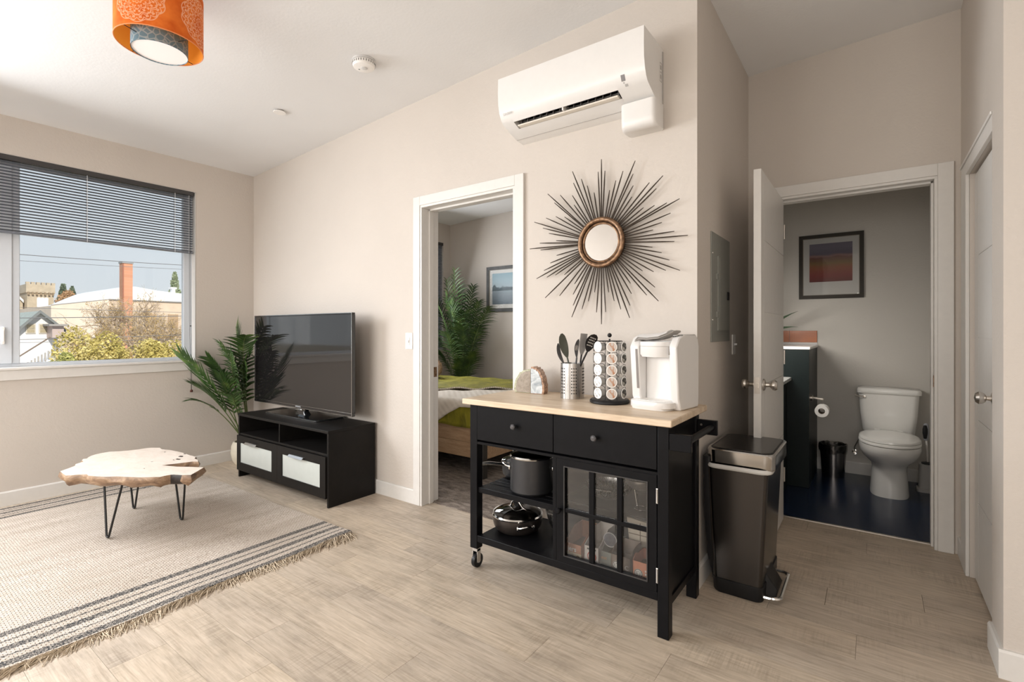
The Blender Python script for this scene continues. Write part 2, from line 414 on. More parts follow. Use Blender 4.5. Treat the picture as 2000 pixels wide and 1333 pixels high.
_fonts = {}
def text_mb(s, size, depth=0.0005, align='CENTER', bold=0.0):
    """lettering as a mesh lying in the local xz plane, facing -y"""
    cu = bpy.data.curves.new('t', 'FONT'); cu.body = s; cu.size = size; cu.extrude = depth; cu.align_x = align; cu.align_y = 'CENTER'; cu.offset = bold
    o = bpy.data.objects.new('t', cu); COL.objects.link(o)
    dg = bpy.context.evaluated_depsgraph_get(); me = bpy.data.meshes.new_from_object(o.evaluated_get(dg))
    mb = MB(); mb.add([(v.co.x, -v.co.z, v.co.y) for v in me.vertices], [tuple(p.vertices) for p in me.polygons])
    bpy.data.objects.remove(o); bpy.data.meshes.remove(me); return mb

# ================================================================== THE ROOM
LX, AY, HX, BY, QX, NY, FYW = -4.855, 2.41, -0.672, 3.60, 0.385, 2.416, -1.60
KX = 0.369                       # the short thicker piece of wall at the near corner
def wall(name, axis, p0, p1, a0, a1, holes=(), mat=M_WALL, top=None):
    """axis 'x': runs along x between a0,a1, thickness y p0..p1;  holes: (a, b, z0, z1)"""
    mb = MB()
    def bx(u0, u1, z0, z1):
        if axis == 'x': mb.box(u0, u1, p0, p1, z0, z1)
        else: mb.box(p0, p1, u0, u1, z0, z1)
    cur = a0; T = 9.0
    for (h0, h1, z0, z1) in sorted(holes):
        if h0-cur > 0.002: bx(cur, h0, 0, T)
        if z0 > 0.001: bx(h0, h1, 0, z0)
        bx(h0, h1, z1, T); cur = h1
    if a1-cur > 0.002: bx(cur, a1, 0, T)
    mb.v = [(x, y, z if z < 8 else ((ceil_z(x)+0.04) if top is None else top)) for x, y, z in mb.v]
    return struct(name, mb, mat, smooth=False)
wall('wall_left', 'y', LX-0.125, LX, FYW, 5.30, [(-1.40, 1.90, 0.955, 2.44), (3.55, 5.04, 0.955, 2.44)])
wall('wall_back', 'x', AY, AY+0.14, LX, HX, [(-2.535, -1.725, 0, 2.08)])
wall('wall_hall_left', 'y', HX-0.12, HX, AY+0.14, BY)
wall('wall_hall_back', 'x', BY, BY+0.13, HX-0.12, QX+0.12, [(-0.51, 0.288, 0, 2.07)])
wall('wall_hall_right', 'y', QX, QX+0.12, 2.62, BY, [(2.62, 3.30, 0, 1.985)])
wall('wall_hall_corner', 'y', KX, QX+0.12, NY, 2.62)
wall('wall_right_return', 'x', NY, NY+0.12, QX+0.12, 1.62)
wall('wall_right', 'y', 1.62, 1.74, FYW, NY+0.12)
wall('wall_front', 'x', FYW-0.12, FYW, LX-0.125, 1.74, [(-3.75, -1.45, 0.85, 2.0), (-0.25, 1.15, 0.85, 2.0)])
wall('wall_bedroom_back', 'x', 5.17, 5.30, LX, -0.95)
wall('wall_bedroom_right', 'y', -1.10, -0.98, AY+0.14, 5.17)
wall('wall_bathroom_back', 'x', 5.12, 5.25, -0.98, 0.55, mat=M_BATHWALL, top=2.5)
wall('wall_bathroom_left', 'y', -0.98, -0.90, BY+0.13, 5.12, mat=M_BATHWALL, top=2.5)
wall('wall_bathroom_right', 'y', 0.45, 0.55, BY+0.13, 5.12, mat=M_BATHWALL, top=2.5)
wall('wall_closet_back', 'y', 1.0, 1.1, NY+0.12, BY+0.13, mat=M_WALL)
mb = MB()
for (x0, x1, y0, y1) in ((LX-0.125, 1.74, FYW-0.12, 5.30),):
    mb.add([(x0,y0,ceil_z(x0)),(x1,y0,ceil_z(x1)),(x1,y1,ceil_z(x1)),(x0,y1,ceil_z(x0)),
            (x0,y0,ceil_z(x0)+.15),(x1,y0,ceil_z(x1)+.15),(x1,y1,ceil_z(x1)+.15),(x0,y1,ceil_z(x0)+.15)],
           [(0,3,2,1),(4,5,6,7),(0,1,5,4),(1,2,6,5),(2,3,7,6),(3,0,4,7)])
struct('ceiling', mb, M_CEIL, smooth=False)
mb = MB().box(-0.98, 0.55, BY+0.13, 5.25, 2.44, 2.5); struct('ceiling_bathroom', mb, M_CEIL, smooth=False)

# floor with single boards
mb = MB().box(LX, 1.62, FYW, BY+0.075, -0.06, -0.004)
flo = struct('floor', mb, M_SUB, smooth=False)
_pm = {}
def board(x0, x1, y0, y1, n):
    key = (round(x1-x0, 3), round(y1-y0, 3))
    if key not in _pm:
        b = MB(); L, W = key
        b.box(0, L, 0, W, -0.004, 0.0)
        me = bpy.data.meshes.new('board'); me.from_pydata(b.v, [], b.f); me.materials.append(M_FLOOR); _pm[key] = me
    o = bpy.data.objects.new('board', _pm[key]); COL.objects.link(o); o.parent = flo; o.location = (x0, y0, 0)
rnd = random.Random(3)
BW, BL, G = 0.182, 1.22, 0.0007
y = FYW; row = 0
while y < BY+0.07:
    y1 = min(y+BW, BY+0.075)
    segs = [(LX, 1.62)]
    if y > AY-0.02 and y < AY+0.14: segs = [(-2.535, -1.725), (HX, 1.62 if y < NY else QX)]
    if y >= AY+0.0 and y < AY+0.14: segs = [(-2.535, -1.725), (HX, QX+0.0)]
    if y >= AY+0.14: segs = [(HX, QX+0.12)]
    off = rnd.uniform(0, BL)
    for (a, b) in segs:
        x = a-off
        while x < b:
            xa, xb = max(a, x), min(b, x+BL)
            if xb-xa > 0.03: board(xa+G, xb-G, y+G, y1-G, row)
            x += BL
    y += BW; row += 1
mb = MB().box(LX, -1.10, AY+0.085, 5.17, -0.06, 0.006); struct('floor_bedroom', mb, M_CARPET, smooth=False)
mb = MB().box(-0.90, 0.45, BY+0.075, 5.12, -0.06, 0.0); struct('floor_bathroom', mb, M_NAVY, smooth=False)
mb = MB().extrude([(BY+0.062, 0.0), (BY+0.066, 0.005), (BY+0.084, 0.005), (BY+0.088, 0.0)], 'x', -0.51, 0.288); struct('trim_threshold', mb, M_NICKEL)

# baseboards
def base_prof(t=0.014, h=0.10): return [(0, 0), (t, 0), (t, h-0.008), (t-0.005, h), (0, h)]
def baseboard(name, axis, a0, a1, p, sgn):
    mb = MB(); pr = [(p+sgn*q, z) for q, z in base_prof()]
    mb.extrude(pr, axis, a0, a1); struct(name, mb, M_TRIM, smooth=False)
baseboard('baseboard_left', 'y', FYW, AY, LX, 1)
baseboard('baseboard_back', 'x', LX+0.014, -2.599, AY, -1)
baseboard('baseboard_column', 'x', -1.661, HX+0.014, AY, -1)
baseboard('baseboard_hall_left', 'y', AY, BY, HX, 1)
baseboard('baseboard_hall_right', 'y', NY, 2.615, KX, -1)
baseboard('baseboard_hall_corner', 'y', 3.45, BY, QX, -1)
baseboard('baseboard_right_return', 'x', KX-0.014, 1.62, NY, -1)
baseboard('baseboard_bathroom_back', 'x', -0.90, 0.45, 5.12, -1)
baseboard('baseboard_bedroom_back', 'x', LX+0.014, -1.10, 5.17, -1)

# ---- door_1: cased opening to the bedroom
d1 = sroot('door_1', (-2.13, AY, 0))
mk('casing', MB().box(-2.599, -2.535, AY-0.017, AY, 0, 2.143), M_TRIM, d1, bev=0.002)
mk('casing', MB().box(-1.725, -1.661, AY-0.017, AY, 0, 2.143), M_TRIM, d1, bev=0.002)
mk('casing', MB().box(-2.535, -1.725, AY-0.017, AY, 2.08, 2.143), M_TRIM, d1, bev=0.002)
mk('jamb', MB().box(-2.535, -2.519, AY-0.012, AY+0.15, 0, 2.064).box(-2.519, -2.508, AY+0.055, AY+0.095, 0, 2.053), M_TRIM, d1, bev=0.0015)
mk('jamb', MB().box(-1.741, -1.725, AY-0.012, AY+0.15, 0, 2.064).box(-1.752, -1.741, AY+0.055, AY+0.095, 0, 2.053), M_TRIM, d1, bev=0.0015)
mk('head_jamb', MB().box(-2.535, -1.725, AY-0.012, AY+0.15, 2.064, 2.08).box(-2.508, -1.752, AY+0.055, AY+0.095, 2.052, 2.064), M_TRIM, d1, bev=0.0015)
mk('strike_plate', MB().box(-2.5195, -2.5175, AY+0.10, AY+0.135, 0.885, 0.955).box(-2.518, -2.5165, AY+0.108, AY+0.127, 0.90, 0.94), M_BRONZE, d1)

# ---- door_2: bathroom door standing open into the hall
d2 = sroot('door_2', (-0.11, BY, 0))
mk('casing', MB().box(-0.575, -0.51, BY-0.016, BY, 0, 2.137), M_TRIM, d2, bev=0.002)
mk('casing', MB().box(0.288, 0.356, BY-0.016, BY, 0, 2.137), M_TRIM, d2, bev=0.002)
mk('casing', MB().box(-0.51, 0.288, BY-0.016, BY, 2.07, 2.137), M_TRIM, d2, bev=0.002)
mk('jamb', MB().box(-0.51, -0.495, BY-0.01, BY+0.14, 0, 2.055), M_TRIM, d2, bev=0.0015)
mk('jamb', MB().box(0.274, 0.288, BY-0.01, BY+0.14, 0, 2.055).box(0.263, 0.274, BY+0.04, BY+0.10, 0, 2.045), M_TRIM, d2, bev=0.0015)
mk('head_jamb', MB().box(-0.51, 0.288, BY-0.01, BY+0.14, 2.055, 2.07).box(-0.495, 0.263, BY+0.04, BY+0.10, 2.043, 2.055), M_TRIM, d2, bev=0.0015)
mk('strike_plate', MB().box(0.2715, 0.2745, BY+0.005, BY+0.03, 0.90, 0.965), M_BRONZE, d2)
DXA, DXB, DY0, DY1 = -0.498, -0.463, 2.80, 3.585
leaf = mk('door_leaf', MB().box(DXA, DXB-0.003, DY0, DY1, 0.012, 2.045)
   # face boards with shallow grooves between them
   .box(DXB-0.003, DXB, DY0, DY0+0.10, 0.012, 2.045).box(DXB-0.003, DXB, DY0+0.103, DY1, 0.012, 0.55).box(DXB-0.003, DXB, DY0+0.103, DY1, 0.553, 0.93)
   .box(DXB-0.003, DXB, DY0+0.103, DY1, 0.933, 1.31).box(DXB-0.003, DXB, DY0+0.103, DY1, 1.313, 1.69).box(DXB-0.003, DXB, DY0+0.103, DY1, 1.693, 2.045), M_TRIM, d2, smooth=False)
def knob(parent, c, sgn, nm='knob'):
    """round door knob with rose; axis x"""
    pr = [(0.031, 0), (0.031, 0.004), (0.026, 0.010), (0.012, 0.014), (0.010, 0.030), (0.016, 0.036), (0.026, 0.046), (0.027, 0.056), (0.020, 0.066), (0.0, 0.069)]
    b = MB().lathe([(r, sgn*h) for r, h in pr], c, 24, 'x'); return mk(nm, b, M_NICKEL, parent)
knob(leaf, (DXB, 2.862, 0.932), 1); knob(leaf, (DXA, 2.862, 0.932), -1)
mk('latch_plate', MB().box(DXA+0.004, DXB-0.005, DY0-0.002, DY0, 0.89, 0.975).box(DXA+0.011, DXB-0.012, DY0-0.008, DY0-0.002, 0.92, 0.945), M_NICKEL, leaf)
for z in (0.25, 1.0, 1.8): mk('hinge', MB().cyl((DXB+0.004, DY1+0.004, z), 0.006, 0.09, 10), M_NICKEL, d2)

# ---- door_3: closet door in the right wall
d3 = sroot('door_3', (QX, 2.95, 0))
mk('casing', MB().box(QX-0.016, QX, 3.30, 3.45, 0, 2.058), M_TRIM, d3, bev=0.003)
mk('casing', MB().box(QX-0.016, QX, 2.62, 3.30, 1.985, 2.058).box(QX-0.022, QX-0.016, 2.62, 3.45, 2.046, 2.058), M_TRIM, d3, bev=0.002)
cl = MB().box(0.405, 0.440, 2.625, 3.295, 0.012, 1.972)
for (z0, z1) in ((0.012, 0.40), (0.404, 0.79), (0.794, 1.18), (1.184, 1.57), (1.574, 1.972)):
    cl.box(0.402, 0.405, 2.63, 3.19, z0, z1)
cl.box(0.402, 0.405, 3.194, 3.29, 0.012, 1.972)
lf3 = mk('door_leaf', cl, M_TRIM, d3, smooth=False)
pr = [(0.030, 0), (0.030, 0.004), (0.024, 0.009), (0.011, 0.013), (0.009, 0.026), (0.017, 0.030), (0.0245, 0.040), (0.0255, 0.050), (0.018, 0.060), (0.0, 0.064)]
mk('knob', MB().lathe([(r, -h) for r, h in pr], (0.402, 2.79, 0.937), 24, 'x'), M_NICKEL, lf3)

# ---- window_1: the big slider in the left wall
w1 = sroot('window_1', (LX, 0.25, 0.955))
fr = lambda *a: MB().box(*a)
X0, X1 = -4.975, -4.925
mk('window_frame', fr(X0, X1, 1.832, 1.90, 0.955, 2.44), M_VINYL, w1, bev=0.004)
mk('window_frame', fr(X0, X1, -1.40, -1.332, 0.955, 2.44), M_VINYL, w1, bev=0.004)
mk('window_frame', fr(X0, X1, -1.332, 1.832, 0.955, 0.982), M_VINYL, w1, bev=0.004)
mk('window_frame', fr(X0, X1, -1.332, 1.832, 2.385, 2.44), M_VINYL, w1, bev=0.004)
ml = mk('mullion', fr(X0, X1+0.012, 0.62, 0.79, 0.982, 2.385).box(X1+0.012, X1+0.02, 0.66, 0.75, 0.982, 2.385), M_VINYL, w1, bev=0.004)
mk('latch', MB().box(X1+0.02, X1+0.034, 0.695, 0.712, 1.12, 1.24).box(X1+0.034, X1+0.042, 0.70, 0.708, 1.14, 1.22), M_WHITE, ml, bev=0.003)
mk('pane', MB().box(-4.953, -4.949, 0.79, 1.832, 0.982, 2.385), M_GLASS, w1, smooth=False)
mk('pane', MB().box(-4.953, -4.949, -1.332, 0.62, 0.982, 2.385), M_GLASS, w1, smooth=False)
mk('window_sill', MB().box(-4.925, LX+0.028, -1.46, 1.925, 0.938, 0.957), M_TRIM, w1, bev=0.004)
mk('apron', MB().box(LX, LX+0.014, -1.44, 1.885, 0.868, 0.938), M_TRIM, w1, bev=0.002)
mk('reveal', MB().box(-4.925, LX, 1.896, 1.902, 0.957, 2.44).box(-4.925, LX, -1.40, 1.90, 2.436, 2.441), M_TRIM, w1, smooth=False)
# ---- windows behind the camera
for k, (a, b) in enumerate(((-3.75, -1.45), (-0.25, 1.15))):
    wr = sroot('window_%d' % (k+2), ((a+b)/2, FYW, 0.85))
    for q in ((a, a+.06, .85, 2.0), (b-.06, b, .85, 2.0), (a+.06, b-.06, .85, .91), (a+.06, b-.06, 1.94, 2.0), ((a+b)/2-.04, (a+b)/2+.04, .91, 1.94)):
        mk('window_frame', MB().box(q[0], q[1], FYW-0.03, FYW+0.0, q[2], q[3]), M_VINYL, wr, bev=0.003)
# ---- window_4: bedroom window
w4 = sroot('window_4', (LX, 4.3, 0.955))
for q in ((3.55, 3.61, .955, 2.44), (4.98, 5.04, .955, 2.44), (3.61, 4.98, .955, 1.01), (3.61, 4.98, 2.38, 2.44), (4.25, 4.34, 1.01, 2.38)):
    mk('window_frame', MB().box(X0, X1, q[0], q[1], q[2], q[3]), M_VINYL, w4, bev=0.003)
mk('window_sill', MB().box(-4.925, LX+0.028, 3.50, 5.08, 0.938, 0.957), M_TRIM, w4, bev=0.003)

# ---- venetian blinds
M_SLATD = speck('dark_blind_slat', (0.17, 0.185, 0.215), 0.35, 0.05)
M_CORD = speck('pale_blind_cord', (0.70, 0.72, 0.75), 0.7, 0.03)
def blind(label, y0, y1, ztop, zbot, cords, x=-4.872, tilt=12, pitch=0.0215, n=None, group=None):
    t = thing('venetian_blind', label, 'blind', (x, (y0+y1)/2, ztop), group=group)
    mk('head_rail', MB().box(x-0.016, x+0.020, y0, y1, ztop-0.036, ztop), speck('grey_brown_head_rail', (0.045, 0.042, 0.042), 0.4, 0.05), t, bev=0.002)
    mk('bottom_rail', MB().box(x-0.013, x+0.013, y0, y1, zbot, zbot+0.016), M_SLATD, t, bev=0.004)
    sl = MB(); L = y1-y0; wd = 0.0125; th = R(tilt); prof = []
    for a in (-1, -0.5, 0, 0.5, 1):
        px_, pz = a*wd, 0.0022*(1-a*a); prof.append((px_*cos(th)-pz*sin(th), px_*sin(th)+pz*cos(th)))
    lo = [(px_, pz-0.0006) for px_, pz in prof][::-1]
    sl.extrude(prof+lo, 'y', -L/2, L/2)
    z = ztop-0.048; first = None
    while z > zbot+0.022:
        if first is None:
            first = mk('slat', sl, M_SLATD, t, world=False, smooth=False); first.location = (0, 0, z-ztop)
        else:
            o = first.copy(); COL.objects.link(o); o.parent = t; o.location = (0, 0, z-ztop)
        z -= pitch
    for yc in cords:
        mk('ladder_cord', MB().box(x+0.0125, x+0.0142, yc-0.0015, yc+0.0015, zbot, ztop-0.03).box(x-0.0142, x-0.0125, yc-0.0015, yc+0.0015, zbot, ztop-0.03), M_CORD, t, smooth=False)
    return t
bl = blind('wide dark venetian blind half lowered in the big left window', -1.385, 1.884, 2.438, 1.893, [-0.9, -0.2, 0.45, 1.152, 1.742, 1.85])
mk('pull_cord', MB().tube([(-4.845, 1.853, 2.40), (-4.838, 1.855, 1.3), (-4.822, 1.856, 0.955), (-4.820, 1.855, 0.70)], 0.0014, 5)
   .tube([(-4.845, 1.847, 2.40), (-4.838, 1.845, 1.3), (-4.822, 1.846, 0.955), (-4.820, 1.852, 0.70)], 0.0014, 5), M_BLKPLA, bl)
mk('tassel', MB().lathe([(0.003, 0.0), (0.010, -0.006), (0.012, -0.018), (0.009, -0.024)], (-4.820, 1.8535, 0.70), 12), pbr('brown_tassel', (0.10, 0.03, 0.02), 0.4), bl)
mk('cord_stop', MB().sphere((-4.836, 1.854, 1.255), 0.006, 8, 6), M_BLKPLA, bl)
blind('dark venetian blind lowered in the bedroom window behind the tall palm', 3.57, 5.03, 2.438, 0.99, [3.8, 4.3, 4.85], tilt=25)

# ================================================================== CEILING FIXTURES
# lampshade
def lampshade():
    cx, cy, zb = -2.602, 0.873, 2.50
    t = thing('ceiling_lamp', 'orange double drum ceiling lamp with printed mandalas', 'lamp', (cx, cy, ceil_z(cx)))
    m = pbr('orange_printed_fabric', (0.75, 0.16, 0.02), 0.8, spec=0.2)
    tt = m.node_tree; v = tex_in(m, (1, 1, 1)); sp_ = N(tt, 'ShaderNodeSeparateXYZ'); tt.links.new(v, sp_.inputs[0])
    ang = math_(m, 'ARCTAN2', sp_.outputs['Y'], sp_.outputs['X'])
    # three mandalas around the drum: polar coordinates about each centre
    seg = math_(m, 'SUBTRACT', math_(m, 'FRACT', math_(m, 'ADD', math_(m, 'MULTIPLY', ang, 4/(2*pi)), 0.02)), 0.5)
    du = math_(m, 'MULTIPLY', seg, 2*pi*0.165/4)
    dv = math_(m, 'ADD', sp_.outputs['Z'], 0.205)
    rr = math_(m, 'SQRT', math_(m, 'ADD', math_(m, 'MULTIPLY', du, du), math_(m, 'MULTIPLY', dv, dv)))
    aa = math_(m, 'ARCTAN2', dv, du)
    pet = math_(m, 'ABSOLUTE', math_(m, 'SINE', math_(m, 'MULTIPLY', aa, 5.0)))
    pet2 = math_(m, 'ABSOLUTE', math_(m, 'SINE', math_(m, 'MULTIPLY', aa, 10.0)))
    acc = None
    for (r0, amp, p, wd) in ((0.018, 0.006, pet, .0022), (0.036, 0.014, pet, .0024), (0.044, 0.012, pet2, .0018), (0.062, 0.012, pet, .0026), (0.068, 0.010, pet2, .0018), (0.084, 0.012, pet2, .0026), (0.094, 0.008, pet, .0018)):
        d = math_(m, 'ADD', math_(m, 'MULTIPLY', p, amp), r0)
        q = math_(m, 'COMPARE', rr, d, wd); acc = q if acc is None else math_(m, 'MAXIMUM', acc, q)
    sc_ = math_(m, 'MULTIPLY', math_(m, 'COMPARE', math_(m, 'FRACT', math_(m, 'MULTIPLY', rr, 42.0)), 0.5, 0.14), math_(m, 'COMPARE', math_(m, 'FRACT', math_(m, 'MULTIPLY', aa, 20/(2*pi))), 0.5, 0.22))
    sc_ = math_(m, 'MULTIPLY', sc_, math_(m, 'LESS_THAN', rr, 0.1)); acc = math_(m, 'MAXIMUM', acc, sc_)
    n_ = noise(m, v, 14, 3)
    ob = ramp(m, n_, [(0.3, (0.62, 0.105, 0.012)), (0.7, (0.82, 0.20, 0.03))])
    base(m, mix(m, math_(m, 'MULTIPLY', acc, 0.75), ob, (0.88, 0.46, 0.28)))
    mi_ = pbr('orange_shade_lining', (0.85, 0.30, 0.04), 0.85, spec=0.1)
    mi_.node_tree.nodes['Principled BSDF'].inputs['Emission Color'].default_value = (1.0, 0.30, 0.03, 1); mi_.node_tree.nodes['Principled BSDF'].inputs['Emission Strength'].default_value = 0.28  # faint glow put into the lining, the lamp itself is unlit
    mb_ = pbr('blue_grey_printed_fabric', (0.15, 0.24, 0.29), 0.85)
    v = tex_in(mb_); vo = N(mb_.node_tree, 'ShaderNodeTexVoronoi', feature='DISTANCE_TO_EDGE'); vo.inputs['Scale'].default_value = 38; mb_.node_tree.links.new(v, vo.inputs['Vector'])
    base(mb_, ramp(mb_, vo.outputs['Distance'], [(0.04, (0.30, 0.36, 0.38)), (0.10, (0.13, 0.22, 0.275))]))
    r, th, zt = 0.167, 0.002, zb+0.245
    mk('outer_shade', MB().lathe([(r, zb), (r, zt)], (cx, cy, 0), 64, caps=False), m, t)
    mk('shade_lining', MB().lathe([(r-th, zt), (r-th, zb)], (cx, cy, 0), 64, caps=False), mi_, t)
    mk('rim', MB().tube([(cx+(r-0.001)*cos(a*pi/32), cy+(r-0.001)*sin(a*pi/32), zb) for a in range(64)], 0.0022, 6, True), pbr('orange_rim_tape', (0.80, 0.28, 0.10), 0.7), t)
    ri = 0.107; zi = zb-0.032
    mk('inner_shade', MB().lathe([(ri, zi), (ri, zt-0.05), (ri-th, zt-0.05), (ri-th, zi)], (cx, cy, 0), 56, caps=False), mb_, t)
    md = pbr('white_lamp_diffuser', (0.86, 0.80, 0.78), 0.7)
    md.node_tree.nodes['Principled BSDF'].inputs['Emission Color'].default_value = (1, 0.93, 0.9, 1); md.node_tree.nodes['Principled BSDF'].inputs['Emission Strength'].default_value = 0.10  # slight glow put into the diffuser, no bulb burns behind it
    mk('diffuser', MB().lathe([(0.0, zi+0.004), (ri-th, zi+0.004), (ri-th, zi+0.007), (0.0, zi+0.007)], (cx, cy, 0), 56, caps=False), md, t)
    fr_ = MB()
    for a in (20, 110, 200, 290):
        fr_.tube([(cx+ri*cos(R(a)), cy+ri*sin(R(a)), zb+0.003), (cx+r*cos(R(a)), cy+r*sin(R(a)), zb+0.003)], 0.0016, 6)
    mk('spider_frame', fr_, M_BLKMET, t)
    mk('canopy', MB().lathe([(0.065, 0), (0.065, 0.012), (0.05, 0.022), (0.012, 0.025), (0.010, 0.10), (0.0, 0.10)], (cx, cy, ceil_z(cx)-0.103), 28), M_CHROME, t)
lampshade()
# smoke alarm
cx, cy = -2.453, 1.868; cz = ceil_z(cx)
t = thing('smoke_alarm', 'round white smoke alarm on the sloping ceiling', 'smoke alarm', (cx, cy, cz))
mk('mounting_plate', MB().lathe([(0.068, 0), (0.068, -0.010), (0.062, -0.012)], (cx, cy, cz+0.002), 36), M_LWHITE, t)
mk('body', MB().lathe([(0.058, -0.012), (0.066, -0.014), (0.066, -0.030), (0.060, -0.042), (0.045, -0.047), (0.0, -0.049)], (cx, cy, cz+0.002), 36), M_WHITE, t)
vb = MB()
for k in range(28):
    a = 2*pi*k/28; p = Vector((cx+0.0655*cos(a), cy+0.0655*sin(a), cz-0.022)); b = len(vb.v)
    vb.box(-0.002, 0.002, -0.0025, 0.0025, -0.006, 0.006); vb.xform(Matrix.Translation(p) @ Matrix.Rotation(a, 4, 'Z'), b)
mk('vent', vb, speck('alarm_vent_grey', (0.22, 0.21, 0.20), 0.5), t)
mk('test_button', MB().lathe([(0.018, 0), (0.018, -0.003), (0.014, -0.005)], (cx+0.008, cy-0.004, cz-0.046), 20), M_LWHITE, t)
mk('indicator', MB().lathe([(0.005, 0), (0.004, -0.002)], (cx-0.028, cy-0.012, cz-0.045), 12), speck('alarm_indicator', (0.12, 0.11, 0.11), 0.4), t)
# flush sprinkler cover
cx, cy = -3.41, 1.875; cz = ceil_z(cx)
t = thing('sprinkler_cover', 'small flat white sprinkler disc on the ceiling near the window corner', 'sprinkler', (cx, cy, cz))
mk('cover_plate', MB().lathe([(0.040, -0.012), (0.042, -0.010), (0.042, -0.008), (0.0, -0.008)], (cx, cy, cz-0.001), 28), M_WHITE, t)
mk('collar', MB().lathe([(0.032, 0.002), (0.032, -0.009)], (cx, cy, cz), 24), speck('collar_grey', (0.25, 0.24, 0.23), 0.5), t)

# ================================================================== WALL THINGS
# light switches
def switch(label, c, axis, w_, h_, loc):
    t = thing('light_switch', label, 'switch', loc)
    x, y_, z = c
    if axis == 'y':
        mk('cover_plate', MB().box(x-w_/2, x+w_/2, y_-0.006, y_, z-h_/2, z+h_/2), M_WHITE, t, bev=0.003)
        mk('toggle', MB().box(x-0.012, x+0.012, y_-0.0085, y_-0.006, z-0.028, z+0.028).box(x-0.005, x+0.005, y_-0.014, y_-0.0085, z-0.010, z+0.006), M_LWHITE, t, bev=0.001)
    else:
        mk('cover_plate', MB().box(x, x+0.006, y_-w_/2, y_+w_/2, z-h_/2, z+h_/2), M_WHITE, t, bev=0.003)
        mk('toggle', MB().box(x+0.006, x+0.008, y_-0.006, y_+0.006, z-0.013, z+0.013).box(x+0.008, x+0.022, y_-0.004, y_+0.004, z-0.004, z+0.007), M_LWHITE, t, bev=0.001)
switch('white switch plate on the wall just left of the bedroom doorway', (-2.655, AY, 1.140), 'y', 0.072, 0.116, (-2.655, AY, 1.14))
switch('white light switch under the grey breaker panel', (HX, 3.155, 1.132), 'x', 0.075, 0.118, (HX, 3.155, 1.13))
# breaker panel
t = thing('breaker_panel', 'grey metal breaker panel on the narrow hall wall', 'electrical panel', (HX, 2.84, 1.155))
mk('cover', MB().box(HX, HX+0.006, 2.645, 3.04, 1.156, 1.725), M_GREYPL, t, bev=0.002)
dr = mk('panel_door', MB().box(HX+0.006, HX+0.012, 2.76, 3.010, 1.215, 1.610).box(HX+0.012, HX+0.0135, 2.785, 2.79, 1.225, 1.60), M_GREYPL, t, bev=0.0015)
mk('door_latch', MB().box(HX+0.012, HX+0.018, 2.945, 2.985, 1.385, 1.430), M_BLKPLA, dr, bev=0.002)
for z in (1.30, 1.50): mk('hinge', MB().box(HX+0.006, HX+0.013, 2.735, 2.758, z-0.015, z+0.015), M_GREYPL, t, bev=0.001)
for (yy, zz) in ((2.665, 1.615), (2.665, 1.27), (3.025, 1.60), (3.025, 1.25)):
    mk('screw', MB().lathe([(0.005, 0), (0.004, 0.003)], (HX+0.006, yy, zz), 10, 'x'), M_CHROME, t)

